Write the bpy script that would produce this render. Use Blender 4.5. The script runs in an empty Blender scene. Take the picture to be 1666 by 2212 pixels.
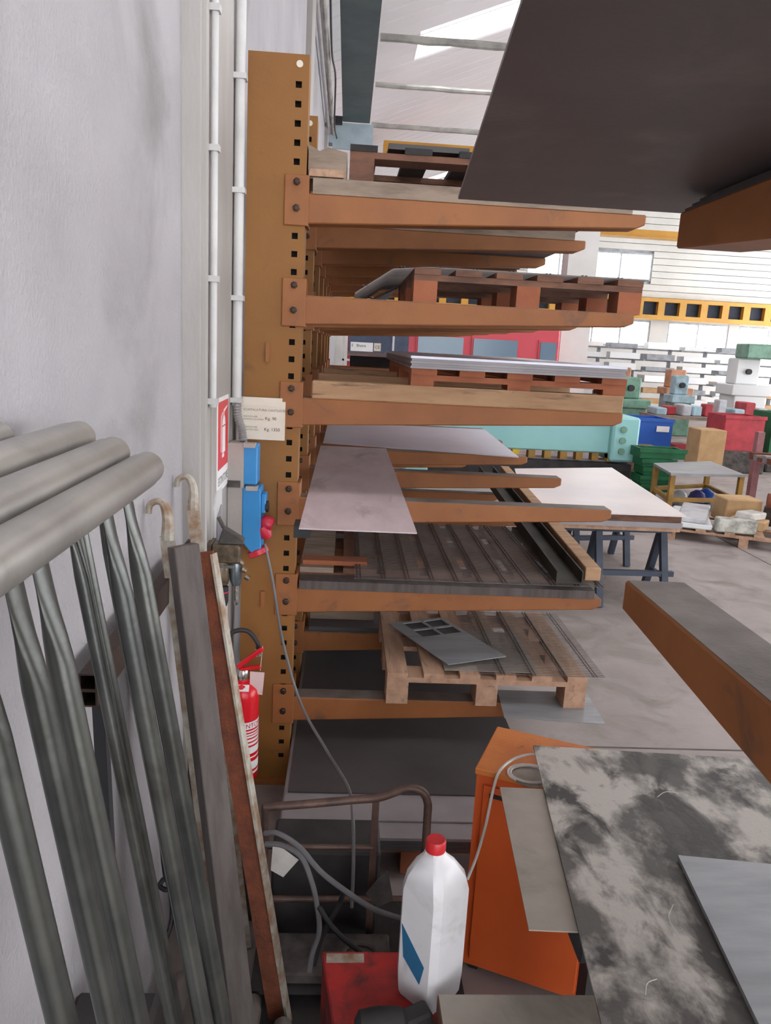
import bpy, bmesh, math, random
from mathutils import Vector as V, Matrix
random.seed(7)
sc = bpy.context.scene
COL = sc.collection

# ------------------------------------------------------------------ camera
FPX, IW, IH = 1665.0, 1666, 2212
YAW, PITCH, ROLL = math.radians(3.4), math.radians(12.2), math.radians(3.1)
CAM = V((0, 0, 1.85))
CF = V((math.sin(YAW)*math.cos(PITCH), math.cos(YAW)*math.cos(PITCH), -math.sin(PITCH)))
_r = V((math.cos(YAW), -math.sin(YAW), 0)); _u = _r.cross(CF)
CR = _r*math.cos(ROLL) + _u*math.sin(ROLL); CU = _u*math.cos(ROLL) - _r*math.sin(ROLL)
cd = bpy.data.cameras.new('camera'); cam = bpy.data.objects.new('camera', cd); COL.objects.link(cam)
cd.sensor_fit = 'VERTICAL'; cd.sensor_height = 24.0; cd.lens = FPX/IH*24.0
cd.clip_start = .02; cd.clip_end = 200
m3 = Matrix((CR, CU, -CF)).transposed(); cam.matrix_world = Matrix.Translation(CAM) @ m3.to_4x4()
sc.camera = cam
# ------------------------------------------------------------------ light
w = bpy.data.worlds.new('overcast_sky'); sc.world = w; w.use_nodes = True
w.node_tree.nodes['Background'].inputs[0].default_value = (.93, .96, 1, 1)
w.node_tree.nodes['Background'].inputs[1].default_value = 4.2
sc.view_settings.view_transform = 'Standard'; sc.view_settings.look = 'None'
sc.view_settings.gamma = 1; sc.view_settings.use_curve_mapping = False
sc.view_settings.exposure = 0.6

def at(px, py, ax, v):                     # photo pixel -> point on a world plane
    d = CF + CR*((px-IW/2)/FPX) - CU*((py-IH/2)/FPX); i = 'xyz'.index(ax)
    return CAM + d*((v-CAM[i])/d[i])

# ------------------------------------------------------------------ materials
def lin(c): return tuple(((x/255)/12.92 if x/255 <= .04045 else ((x/255+.055)/1.055)**2.4) for x in c) + (1,)
MATS = {}
def mat(name, c, r=.6, m=0, c2=None, s=5, lo=.4, hi=.65, bump=.06, bs=90, st=(1, 1, 1), c3=None, s3=2, lo3=.5, hi3=.7, trans=0, emit=0):
    M = bpy.data.materials.new(name); M.use_nodes = True; nt = M.node_tree; N = nt.nodes; L = nt.links
    b = N['Principled BSDF']; b.inputs['Roughness'].default_value = r; b.inputs['Metallic'].default_value = m
    g = N.new('ShaderNodeNewGeometry'); mp = N.new('ShaderNodeMapping'); mp.inputs['Scale'].default_value = st
    L.new(g.outputs['Position'], mp.inputs[0])
    def noise(scale, lo, hi, a, bb, seed=0, dist=0):
        n = N.new('ShaderNodeTexNoise'); n.inputs['Scale'].default_value = scale; n.inputs['Detail'].default_value = 8
        n.inputs['Roughness'].default_value = .6; n.inputs['Distortion'].default_value = dist
        o = N.new('ShaderNodeVectorMath'); o.operation = 'ADD'; o.inputs[1].default_value = (seed*3.1, seed*1.7, seed*2.3)
        L.new(mp.outputs[0], o.inputs[0]); L.new(o.outputs[0], n.inputs['Vector'])
        q = N.new('ShaderNodeMapRange'); q.inputs[1].default_value = lo; q.inputs[2].default_value = hi
        L.new(n.outputs['Fac'], q.inputs[0])
        x = N.new('ShaderNodeMix'); x.data_type = 'RGBA'; L.new(q.outputs[0], x.inputs[0])
        for k, v in ((6, a), (7, bb)):
            if isinstance(v, tuple): x.inputs[k].default_value = v
            else: L.new(v, x.inputs[k])
        return x.outputs[2]
    c2 = c2 or tuple(x*.82 for x in c)
    o = noise(s, lo, hi, lin(c), lin(c2))
    if c3: o = noise(s3, lo3, hi3, o, lin(c3), 5, .6)
    L.new(o, b.inputs['Base Color'])
    if bump:
        n = N.new('ShaderNodeTexNoise'); n.inputs['Scale'].default_value = bs; n.inputs['Detail'].default_value = 3
        L.new(mp.outputs[0], n.inputs['Vector']); bp = N.new('ShaderNodeBump'); bp.inputs['Strength'].default_value = bump
        bp.inputs['Distance'].default_value = .02; L.new(n.outputs['Fac'], bp.inputs['Height']); L.new(bp.outputs[0], b.inputs['Normal'])
    if trans: b.inputs['Transmission Weight'].default_value = trans; b.inputs['IOR'].default_value = 1.1
    MATS[name] = M
    return M
mat('plaster', (172, 168, 170), .9, c2=(160, 156, 158), s=1.6, bump=.2, bs=110, c3=(128, 124, 122), s3=1.1, lo3=.56, hi3=.78)
mat('pilaster_paint', (174, 169, 165), .8, c2=(158, 153, 147), s=3, bump=.1, st=(1, 1, .3))
mat('concrete_floor', (160, 149, 145), .8, c2=(142, 131, 126), s=1.5, bump=.08, bs=30, c3=(126, 116, 109), s3=3, lo3=.5, hi3=.72)
mat('joint', (96, 88, 82), .9)
mat('roof_white', (226, 222, 222), .7, c2=(218, 214, 213), s=.5, bump=0)
mat('clad_white', (226, 224, 218), .7, c2=(210, 208, 200), s=.7, bump=0)
mat('white_wall', (222, 219, 214), .85, c2=(206, 203, 198), s=.6, bump=0)
mat('frame_grey', (196, 200, 204), .5)
mat('beam_green', (84, 100, 100), .6, c2=(68, 84, 86), s=2)
mat('steel_bluegrey', (176, 190, 198), .6, c2=(160, 176, 184))
mat('crane_yellow', (206, 152, 56), .5, c2=(190, 136, 48), s=1)
mat('dark_hole', (50, 58, 72), .8)
mat('cable_wrap', (180, 176, 168), .8, c2=(140, 138, 134), s=3)
mat('rack_ochre', (141, 94, 40), .65, c2=(132, 86, 36), s=3, bump=.03, c3=(116, 76, 38), s3=6, lo3=.6, hi3=.75)
mat('rack_orange', (152, 94, 48), .6, c2=(138, 83, 42), s=4, bump=.03, c3=(102, 70, 52), s3=7, lo3=.6, hi3=.76)
mat('arm_top', (128, 118, 112), .6, m=.2, c2=(100, 90, 84), s=5, bump=.05)
mat('bolt_dark', (70, 54, 46), .5, m=.6)
mat('hole_shade_black', (22, 18, 16), .9)
mat('plate_cream', (226, 216, 200), .6, c2=(214, 203, 186), bump=0)
mat('print_grey', (120, 116, 112), .8, bump=0)
mat('print_dark', (62, 60, 60), .8, bump=0)
mat('sign_red', (214, 38, 50), .4, c2=(206, 34, 46), bump=0)
mat('sign_white', (236, 234, 232), .45, c2=(230, 228, 226), bump=0)
mat('sign_yellow', (236, 196, 40), .45, bump=0)
mat('conduit', (206, 204, 202), .5, c2=(190, 188, 186))
mat('conduit_metal', (190, 188, 186), .35, m=.5)
mat('box_grey', (172, 164, 158), .6, c2=(160, 152, 146))
mat('box_blue', (52, 142, 204), .4, c2=(44, 128, 190), bump=.02)
mat('plug_red', (204, 36, 58), .4, c2=(176, 28, 60), bump=0)
mat('rubber', (40, 39, 42), .6, c2=(30, 30, 34))
mat('hose_grey', (110, 108, 110), .5)
mat('brass_dirty', (120, 104, 84), .4, m=.6, c2=(78, 68, 58), s=30)
mat('bowl_metal', (150, 160, 168), .3, m=.7)
mat('ext_red', (216, 22, 36), .28, c2=(206, 18, 32), bump=0)
mat('chrome', (200, 198, 194), .25, m=.9)
mat('tag_pink', (222, 190, 188), .8)
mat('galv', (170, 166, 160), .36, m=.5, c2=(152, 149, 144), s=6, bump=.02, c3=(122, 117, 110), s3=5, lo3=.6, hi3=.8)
mat('galv_dark_reflect', (96, 97, 93), .33, m=.75, c2=(72, 74, 72), s=7, bump=.02, c3=(60, 57, 52), s3=5, lo3=.52, hi3=.75)  # galv with dark brownish reflections put into the colour, for the uprights
mat('rust', (128, 70, 46), .9, c2=(96, 54, 40), s=14, bump=.3, bs=150)
mat('rust_edge', (178, 172, 160), .6, m=.2, c2=(136, 104, 78), s=18)
mat('grey_wood', (98, 90, 87), .9, c2=(80, 72, 69), s=4, st=(8, 8, .6), bump=.15, bs=60)
mat('wood', (190, 154, 128), .85, c2=(166, 130, 106), s=3, st=(6, 1, 6), bump=.15, bs=40, c3=(116, 92, 76), s3=5, lo3=.58, hi3=.78)
mat('wood_dark', (124, 88, 70), .9, c2=(96, 68, 56), s=4, st=(2, 1, 6), bump=.15)
mat('wood_old', (156, 138, 122), .9, c2=(124, 108, 95), s=5, st=(1, 5, 5), bump=.2)
mat('wood_orange', (160, 96, 66), .85, c2=(140, 80, 54), s=6)
mat('timber', (178, 142, 108), .85, c2=(156, 120, 90), s=3, st=(1, 6, 6), bump=.15, c3=(106, 84, 68), s3=7, lo3=.56, hi3=.74)
mat('steel_sheet', (214, 196, 199), .5, m=.05, c2=(198, 180, 183), s=4, bump=.02, c3=(150, 136, 138), s3=3, lo3=.55, hi3=.78, st=(2, .7, 1))
mat('steel_blue', (206, 206, 218), .35, m=.15, c2=(194, 194, 208), s=2, bump=.01)
mat('steel_grey', (150, 144, 146), .45, m=.15, c2=(132, 126, 128), s=3, bump=.02)
mat('steel_dark', (82, 78, 79), .6, m=.15, c2=(68, 64, 65), s=2, bump=.03)
mat('plate_dark', (104, 95, 95), .5, m=.15, c2=(90, 82, 82), s=1.6, bump=.03, c3=(126, 115, 112), s3=3, lo3=.55, hi3=.8)
mat('channel_dark', (68, 66, 58), .7, m=.3, c2=(48, 46, 42))
mat('wire', (112, 102, 98), .5, m=.2, bump=0)
mat('wire_cross', (82, 74, 71), .5, m=.2, bump=0)
mat('dusty_plate', (92, 88, 84), .6, m=.1, c2=(186, 179, 171), s=4.5, lo=.45, hi=.56, bump=.05, c3=(66, 63, 60), s3=6, lo3=.5, hi3=.62, st=(1.25, .8, 1))
mat('plate_olive', (166, 156, 145), .6, m=.05, c2=(146, 137, 127), s=4, bump=.03, c3=(120, 113, 103), s3=5, lo3=.55, hi3=.75)
mat('plate_light', (156, 157, 159), .45, m=.2, c2=(136, 137, 140), s=3, st=(1, 5, 1), bump=.03)
mat('cabinet_orange', (212, 94, 42), .45, c2=(200, 86, 36), s=3, bump=.02)
mat('cabinet_top', (206, 122, 60), .5, c2=(190, 104, 46), s=8, c3=(124, 76, 46), s3=9, lo3=.6, hi3=.7)
mat('jug', (218, 216, 218), .4, c2=(210, 207, 208), s=6, bump=.02, c3=(176, 168, 162), s3=6, lo3=.58, hi3=.8)
mat('jug_label', (42, 106, 146), .5)
mat('jug_cap', (206, 40, 46), .4)
mat('red_dirty', (172, 36, 32), .7, c2=(120, 32, 30), s=9, bump=.1, c3=(60, 34, 32), s3=12, lo3=.48, hi3=.7)
mat('cart_tube', (112, 88, 78), .5, m=.3, c2=(78, 60, 54), s=12)
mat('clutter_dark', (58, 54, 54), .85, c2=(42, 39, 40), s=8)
mat('grime', (92, 86, 82), .9, c2=(60, 56, 54), s=12)
mat('paper', (206, 200, 194), .9)
mat('film', (200, 200, 204), .3)
mat('clear_hose', (222, 214, 206), .3)
mat('machine_red', (208, 78, 90), .5, c2=(200, 70, 82), s=.6, bump=0)
mat('machine_glass', (104, 126, 144), .2, c2=(118, 138, 154), s=.4, bump=0)
mat('machine_navy', (70, 80, 104), .5, bump=0)
mat('machine_teal', (150, 202, 200), .5, c2=(138, 190, 190), s=.8, bump=0)
mat('machine_green', (118, 158, 136), .5, bump=0)
mat('tool_yellow', (232, 192, 34), .5)
mat('bin_blue', (40, 98, 190), .5, c2=(32, 86, 174), s=1)
mat('crate_green', (22, 104, 62), .6)
mat('bin_red', (190, 60, 70), .6, bump=0)
mat('cardboard', (190, 154, 112), .9, c2=(172, 138, 98))
mat('sheet_white', (228, 218, 214), .35, m=.2, c2=(214, 206, 206), s=1.5, bump=0)
mat('trestle_blue', (62, 70, 86), .6)
mat('profile_white', (222, 222, 222), .5, c2=(200, 200, 202), s=.5, bump=0)
mat('profile_grey', (150, 154, 158), .5, bump=0)
mat('frame_red', (164, 108, 110), .6, bump=0)
mat('ochre_leg', (168, 128, 60), .7)
mat('scrap_bag', (196, 194, 184), .6, c2=(120, 116, 106), s=9)
mat('violet', (84, 74, 150), .6)
mat('orange_box', (196, 140, 106), .6, bump=0)
mat('box_lightblue', (170, 196, 206), .6)
mat('pane', (235, 240, 245), .05, bump=0, trans=1.0)

# ------------------------------------------------------------------ mesh helpers
class MB:
    def __init__(s): s.v = []; s.f = []
    def add(s, vs, fs):
        n = len(s.v); s.v += [V(x) for x in vs]; s.f += [tuple(i+n for i in f) for f in fs]; return s
    def box(s, x0, x1, y0, y1, z0, z1):
        return s.add([(x0, y0, z0), (x1, y0, z0), (x1, y1, z0), (x0, y1, z0), (x0, y0, z1), (x1, y0, z1), (x1, y1, z1), (x0, y1, z1)],
                     [(3, 2, 1, 0), (4, 5, 6, 7), (0, 1, 5, 4), (1, 2, 6, 5), (2, 3, 7, 6), (3, 0, 4, 7)])
    def prism(s, a, d):                       # polygon a (points) pushed by vector d
        a = [V(p) for p in a]; d = V(d); n = len(a)
        nrm = V((0, 0, 0))
        for i in range(n): nrm += a[i].cross(a[(i+1) % n])
        if nrm.dot(d) > 0: a = a[::-1]
        return s.add(a + [p+d for p in a], [tuple(range(n)), tuple(range(2*n-1, n-1, -1))] + [(i, i+n, (i+1) % n+n, (i+1) % n)[::1] for i in range(n)])
    def bar(s, p0, p1, wd, ht, up=(0, 0, 1)):  # square bar; wd across, ht along up
        p0, p1 = V(p0), V(p1); d = (p1-p0).normalized(); x = d.cross(V(up))
        if x.length < 1e-4: x = d.cross(V((0, 1, 0)))
        x.normalize(); y = x.cross(d)
        q = [p0 + x*a*wd/2 + y*b*ht/2 for a, b in ((-1, -1), (1, -1), (1, 1), (-1, 1))]
        return s.prism(q, p1-p0)
    def tube(s, pts, r, n=10, cap=True):
        pts = [V(p) for p in pts]; rs = r if isinstance(r, (list, tuple)) else [r]*len(pts); base = len(s.v); ref = None
        for i, p in enumerate(pts):
            d = (pts[min(i+1, len(pts)-1)] - pts[max(i-1, 0)]).normalized()
            if ref is None: ref = d.orthogonal().normalized()
            x = (ref - d*ref.dot(d)).normalized(); ref = x; y = d.cross(x)
            s.v += [p + (x*math.cos(2*math.pi*k/n) + y*math.sin(2*math.pi*k/n))*rs[i] for k in range(n)]
        for i in range(len(pts)-1):
            for k in range(n):
                a = base+i*n+k; b = base+i*n+(k+1) % n; s.f.append((a, b, b+n, a+n))
        if cap:
            s.f.append(tuple(base+n-1-k for k in range(n))); e = base+(len(pts)-1)*n; s.f.append(tuple(e+k for k in range(n)))
        return s
    def lathe(s, prof, c, n=20, ax=(0, 0, 1)):
        c = V(c); ax = V(ax).normalized()
        return s.tube([c+ax*z for r, z in prof], [max(r, .0004) for r, z in prof], n)
    def tf(s, M): s.v = [M @ p for p in s.v]; return s
    def build(s, name, m, parent=None, smooth=False, bevel=0, label=None, cat=None, group=None, kind=None):
        if not s.v: raise ValueError(name)
        if parent is not None: off = wloc(parent)
        else:
            xs = [p.x for p in s.v]; ys = [p.y for p in s.v]; off = V(((min(xs)+max(xs))/2, (min(ys)+max(ys))/2, min(p.z for p in s.v)))
        me = bpy.data.meshes.new(name); me.from_pydata([p-off for p in s.v], [], s.f); me.validate()
        bm = bmesh.new(); bm.from_mesh(me); bmesh.ops.recalc_face_normals(bm, faces=bm.faces)
        if bevel: bmesh.ops.bevel(bm, geom=[e for e in bm.edges if len(e.link_faces) == 2 and e.calc_face_angle(0) > .6], offset=bevel, segments=1, affect='EDGES', clamp_overlap=True)
        bm.to_mesh(me); bm.free()
        if smooth:
            for p in me.polygons: p.use_smooth = True
            try: me.set_sharp_from_angle(angle=.7)
            except Exception: pass
        me.materials.append(MATS[m]); o = bpy.data.objects.new(name, me); COL.objects.link(o)
        if parent is not None: o.parent = parent
        else: o.location = off
        tag(o, label, cat, group, kind); return o
def wloc(o):
    l = V(o.location); p = o.parent
    while p: l += V(p.location); p = p.parent
    return l
def tag(o, label=None, cat=None, group=None, kind=None):
    for k, v in (('label', label), ('category', cat), ('group', group), ('kind', kind)):
        if v: o[k] = v
    return o
def thing(name, label, cat, loc=(0, 0, 0), group=None, kind=None):
    o = bpy.data.objects.new(name, None); COL.objects.link(o); o.location = loc; o.empty_display_size = .1
    return tag(o, label, cat, group, kind)
def dup(o, parent=None, loc=None, label=None, rz=None):
    c = o.copy(); COL.objects.link(c); c.parent = parent
    if loc is not None: c.location = loc
    if rz is not None: c.rotation_euler.z = rz
    if label: c['label'] = label
    for ch in [x for x in o.children]: dup(ch, c)
    return c
def B(x0, x1, y0, y1, z0, z1): return MB().box(x0, x1, y0, y1, z0, z1)
def T(pts, r, n=10): return MB().tube(pts, r, n)
def curve(pts, k=6):                          # Catmull-Rom
    pts = [V(p) for p in pts]; out = []; q = [pts[0]*2-pts[1]] + pts + [pts[-1]*2-pts[-2]]
    for i in range(1, len(q)-2):
        for j in range(k):
            t = j/k; a, b, c, d = q[i-1], q[i], q[i+1], q[i+2]
            out.append(((b*2)+(c-a)*t+(a*2-b*5+c*4-d)*t*t+(b*3-a-c*3+d)*t**3)*.5)
    return out + [pts[-1]]
def text(s, size, o, right, up, m, parent, name='lettering', align='LEFT', depth=.0006, cyl=None):
    cu = bpy.data.curves.new('t', 'FONT'); cu.body = s; cu.size = size; cu.align_x = align; cu.resolution_u = 2
    ob = bpy.data.objects.new('t', cu); COL.objects.link(ob); bpy.context.view_layer.update()
    me = bpy.data.meshes.new_from_object(ob.evaluated_get(bpy.context.evaluated_depsgraph_get()))
    R, Uu = V(right).normalized(), V(up).normalized(); nn = R.cross(Uu); mb = MB()
    vs = []
    for v in me.vertices:
        if cyl:
            c, rad, a0 = cyl; a = a0 + v.co.x/rad
            vs.append(V((c[0]+math.cos(a)*rad, c[1]+math.sin(a)*rad, c[2]+v.co.y)))
        else: vs.append(V(o) + R*v.co.x + Uu*v.co.y + nn*depth)
    mb.add(vs, [tuple(p.vertices) for p in me.polygons])
    bpy.data.objects.remove(ob); bpy.data.curves.remove(cu); bpy.data.meshes.remove(me)
    return mb.build(name, m, parent)
def quad_sheet(a, b, c, d, t): return MB().prism([a, b, c, d], (0, 0, -t))

# ================================================================== THE SETTING
WX, PX = -.48, -.43
fl = B(-.5, 18, -6, 30.2, -.1, 0).build('floor', 'concrete_floor', kind='structure')
for y in (3.35, 9.4, 15.4, 21.4): B(-.48, 18, y, y+.012, 0, .0015).build('expansion_joint', 'joint', fl)
for x in (4.1, 10.1): B(x, x+.012, -6, 30, 0, .0015).build('expansion_joint', 'joint', fl)
wl = B(-.68, WX, -6, 30.2, -.1, 6.2).build('wall_left', 'plaster', kind='structure')
wf = B(-.68, -.35, -4.2, -4.0, -.1, 9.5).build('wall_front_added', 'joint', kind='structure')  # unseen wall added to darken the foreground and the bars' reflections
B(6.5, 18, -4.2, -4.0, -.1, 9.5).build('wall_panel', 'joint', wf); B(-.35, 6.5, -4.2, -4.0, 5.0, 9.5).build('opening_lintel', 'joint', wf)   # unseen opening added behind the camera to light the rack fronts
# pilaster with a step, the grey strip beside it
pl = B(WX-.01, PX, 2.32, 3.13, 0, 6.0).build('trim_1', 'pilaster_paint', kind='structure')
B(PX, PX+.012, 2.345, 2.385, 0, 6.0).build('edge_rib', 'pilaster_paint', pl)
B(PX, PX+.006, 2.50, 2.515, 0, 6.0).build('edge_rib', 'pilaster_paint', pl)
for y in (7.6, 12.6, 17.6): B(WX-.01, PX, y, y+.6, 0, 6.0).build('pilaster', 'pilaster_paint', pl)
# roof: two slopes of ribbed panels, with open skylight strips
TAN = math.tan(math.radians(21)); RZ, RX = 5.95, 8.6
def rz(x): return RZ + (x-WX)*TAN if x < RX else RZ + (2*RX-x-WX)*TAN
cl = B(WX, 18, -6, 30.2, RZ+(RX-WX)*TAN+.35, RZ+(RX-WX)*TAN+.36)
ce = thing('ceiling', None, None, (0, 0, 0), kind='structure')
PW = .4
def panel(xa, xb):
    def sec(x, zoff): return [(x, 0, rz(x)+zoff), (x, .03, rz(x)+zoff-.02), (x, PW-.03, rz(x)+zoff-.02), (x, PW, rz(x)+zoff)]
    mb = MB(); a = sec(xa, 0)+sec(xb, 0)+sec(xa, .06)+sec(xb, .06)
    fs = []
    for k in range(3): fs += [(k, k+1, k+5, k+4), (k+8, k+12, k+13, k+9)]
    fs += [(0, 4, 12, 8), (3, 11, 15, 7), (0, 8, 9, 1), (1, 9, 10, 2), (2, 10, 11, 3), (4, 5, 13, 12), (5, 6, 14, 13), (6, 7, 15, 14)]
    return mb.add(a, fs)
SKY = []
for i in (0, 1, 2, 3, 5): SKY.append((-5.9+i*6.3, -4.7+i*6.3))
pf = panel(WX-.1, RX).build('roof_panel', 'roof_white', ce); pr_ = panel(RX, 18).build('roof_panel', 'roof_white', ce)
ps = panel(WX-.1, .9).build('roof_panel', 'roof_white', ce); pt = panel(6.6, RX).build('roof_panel', 'roof_white', ce)
first = {id(pf): 1, id(pr_): 1, id(ps): 1, id(pt): 1}
def put(o, y):
    if first.pop(id(o), None): o.location.y = y
    else: dup(o, ce, (0, y, 0))
for i in range(90):
    y = -6 + i*PW; op = any(a < y+PW/2 < b for a, b in SKY)
    if op: put(ps, y); put(pt, y)
    else: put(pf, y)
    put(pr_, y)
for a, b in SKY[2:]:                          # pale reveal of each skylight
    B_ = MB()
    for yy in (a-.12, b+.0):
        B_.prism([(.9, yy, rz(.9)-.03), (6.6, yy, rz(6.6)-.03), (6.6, yy, rz(6.6)+.25), (.9, yy, rz(.9)+.25)], (0, .03, 0))
    B_.build('skylight_reveal', 'roof_white', ce)
# end wall with windows: strips of wall around the openings
EY = 30.0
wins = [(-.2, 4.4, 2.3, 3.3), (5.2, 6.3, 2.3, 3.3), (7.1, 11.6, 2.3, 3.3), (12.3, 14.7, 2.3, 3.3), (15.1, 17.6, 2.3, 3.3)]
wb = B(-.5, 18, EY, EY+.2, 0, 2.3).build('wall_back', 'white_wall', kind='structure')
xs = -.5
mbw = MB()
for a, b, c, d in wins: mbw.box(xs, a, EY, EY+.2, 2.3, 3.3); xs = b
mbw.box(xs, 18, EY, EY+.2, 2.3, 3.3)
mbw.box(-.5, 18, EY, EY+.2, 3.3, 3.45); mbw.build('pier_wall', 'white_wall', wb)
hi = (6.6, 11.4, 4.75, 5.75)
k = 0; z = 3.45
base_p = None
while z < 9.1:
    zz = z+.24
    for (xa, xb) in ([(-.5, 18)] if (zz <= hi[2] or z >= hi[3]) else [(-.5, hi[0]), (hi[1], 18)]):
        B(xa, xb, EY-.02, EY+.1, z, zz-.02).build('cladding_panel', 'clad_white', wb)
    z = zz
B(-.5, hi[0], EY+.1, EY+.14, 3.45, 9.1).build('backing', 'frame_grey', wb); B(hi[1], 18, EY+.1, EY+.14, 3.45, 9.1).build('backing', 'frame_grey', wb)
B(hi[0], hi[1], EY+.1, EY+.14, 3.45, hi[2]).build('backing', 'frame_grey', wb); B(hi[0], hi[1], EY+.1, EY+.14, hi[3], 9.1).build('backing', 'frame_grey', wb)
for n, (a, b, c, d) in enumerate(wins + [hi]):
    wn = thing('window_%d' % (n+1), None, None, ((a+b)/2, EY, c), kind='structure')
    fr = MB()
    fr.box(a, b, EY+.02, EY+.1, c, c+.06).box(a, b, EY+.02, EY+.1, d-.06, d).box(a, a+.06, EY+.02, EY+.1, c+.06, d-.06).box(b-.06, b, EY+.02, EY+.1, c+.06, d-.06)
    fr.build('window_frame', 'frame_grey', wn)
    npn = max(1, round((b-a)/1.15)); wdt = (b-a-.12)/npn
    for i in range(npn):
        x0 = a+.06+i*wdt
        if i: B(x0-.025, x0+.025, EY+.02, EY+.1, c+.06, d-.06).build('mullion', 'frame_grey', wn)
        B(x0+.025, x0+wdt-.025, EY+.05, EY+.054, c+.06, d-.06).build('pane', 'pane', wn)
# crane runway beam on the left, its wall services, crane bridges, tie rods
rb = thing('runway_beam', 'dark green crane runway beam running high along the left wall', 'beam', (0, 10, 5.2))
B(-.22, .2, 2, 13, 5.2, 5.23).build('lower_flange', 'beam_green', rb); B(-.03, .01, 2, 13, 5.23, 5.6).build('web', 'beam_green', rb)
B(-.22, .2, 2, 13, 5.6, 5.63).build('upper_flange', 'beam_green', rb)
for y in (7.7, 12.7): B(WX, -.22, y, y+.12, 5.1, 5.2).build('bracket', 'rubber', rb)
eb = thing('beam_end_box', 'pale blue grey steel end panel below the end of the runway beam', 'panel', (-.05, 13.2, 4.85))
B(-.37, .26, 13.05, 13.1, 4.82, 5.2).build('face', 'steel_bluegrey', eb); B(-.37, -.3, 13.1, 13.5, 4.82, 5.2).build('side', 'steel_bluegrey', eb)
B(WX, -.37, 13.05, 13.3, 4.9, 5.1).build('wall_arm', 'steel_bluegrey', eb)
for dx, nm, lb in ((-.42, 'conduit', 'white'), (-.36, 'cable_wrap', 'grey')):
    o = T([(dx, 4.2, 5.02), (dx, 13, 5.02)], .028, 8).build('service_pipe', nm, label='%s service pipe running along the wall beside the runway beam' % lb, cat='pipe')
T(curve([(-.3, 8, 5.1), (-.31, 9.5, 5.0), (-.29, 10.6, 5.08), (-.32, 12.0, 4.9), (-.3, 12.9, 4.93)]), .012, 6).build('loose_cable', 'rubber', label='loose black cable sagging beside the crane runway beam', cat='cable')
for y, z, lb in ((18, 5.98, 'yellow crane bridge girder seen just above the topmost wooden pallet'), (25, 5.6, 'yellow crane bridge girder seen beyond the end of the uppermost rack arm')):
    g = thing('crane_bridge', lb, 'crane', (8, y, z), 'crane bridges')
    B(.6 if y == 18 else 5.5, 16.6, y, y+.35, z, z+.2).build('girder', 'crane_yellow', g); B(.6 if y == 18 else 5.5, 16.6, y-.06, y+.41, z-.03, z).build('flange', 'crane_yellow', g)
for i, (y, z, r) in enumerate(((12, 6.07, .05), (14, 6.06, .04), (16, 5.95, .045))):
    lb = ('nearest, thickest and most ragged of the wrapped tie rods under the white roof', 'middle one of the three wrapped tie rods under the white roof', 'lowest looking wrapped tie rod, just above the yellow crane girder')[i]
    pts = [(.28+j*.33, y, z+.004*math.sin(j*2.3+i)) for j in range(49)]
    rr = [r*(1+.35*random.random()*(1 if i == 0 else .4)) for j in pts]
    MB().tube(pts, rr, 8).build('tie_rod', 'cable_wrap', smooth=True, label=lb, cat='tie rod', group='wrapped tie rods')
cg = thing('lattice_beam', 'yellow lattice beam with dark square openings along the far end wall', 'beam', (11, 29.6, 3.35))
B(-.3, 17.9, 29.5, 29.8, 3.33, 3.5).build('lower_chord', 'crane_yellow', cg); B(-.3, 17.9, 29.5, 29.8, 3.98, 4.12).build('upper_chord', 'crane_yellow', cg)
B(-.3, 17.9, 29.72, 29.8, 3.5, 3.98).build('back_plate', 'dark_hole', cg)
mp_ = B(0, .26, 29.5, 29.72, 3.5, 3.98).build('post', 'crane_yellow', cg)
for i in range(1, 22): dup(mp_, cg, V(mp_.location)+V((i*.83, 0, 0)))

# ================================================================== CANTILEVER RACK
LV = [2.375, 2.015, 1.635, 1.245, .87, .39]
RY = [3.0 + .75*i for i in range(7)]
rack = thing('cantilever_rack', 'large ochre cantilever rack with six levels of long orange arms along the wall', 'rack', (0, 3, 0))
X0, X1, HX = -.39, -.175, -.211
mb = MB()
mb.box(X0, HX-.011, 3.0, 3.008, 0, 2.832).box(HX+.011, X1, 3.0, 3.008, 0, 2.832)
zt = 2.832; hs = [2.734-.0637*k for k in range(42)]
for h in hs: mb.box(HX-.011, HX+.011, 3.0, 3.008, h+.011, zt); zt = h-.011
mb.box(HX-.011, HX+.011, 3.0, 3.008, 0, zt)
mb.box(X1-.008, X1, 3.008, 3.11, 0, 2.832).box(X0, X0+.008, 3.008, 3.11, 0, 2.832).box(X0+.008, X1-.008, 3.10, 3.11, 0, 2.832)
MB.build(mb, 'column', 'rack_ochre', rack); colm = rack.children[0]
B(HX-.02, HX+.02, 3.03, 3.035, .05, 2.77).build('hole_shade', 'hole_shade_black', colm)  # black strip standing in for the shade inside the hollow column
MB().lathe([(.012, 0), (.012, .004)], (HX+.002, 2.996, 2.80), 12, (0, 1, 0)).build('top_hole', 'plate_cream', colm)
for x, z in ((-.30, 1.8), (-.30, .82)): B(x-.008, x+.008, 2.985, 3.0, z-.035, z+.035).build('lug', 'rack_orange', colm)
B(X0-.03, X1+.03, 2.97, 3.14, 0, .015).build('foot_plate', 'rack_orange', colm)
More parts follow.
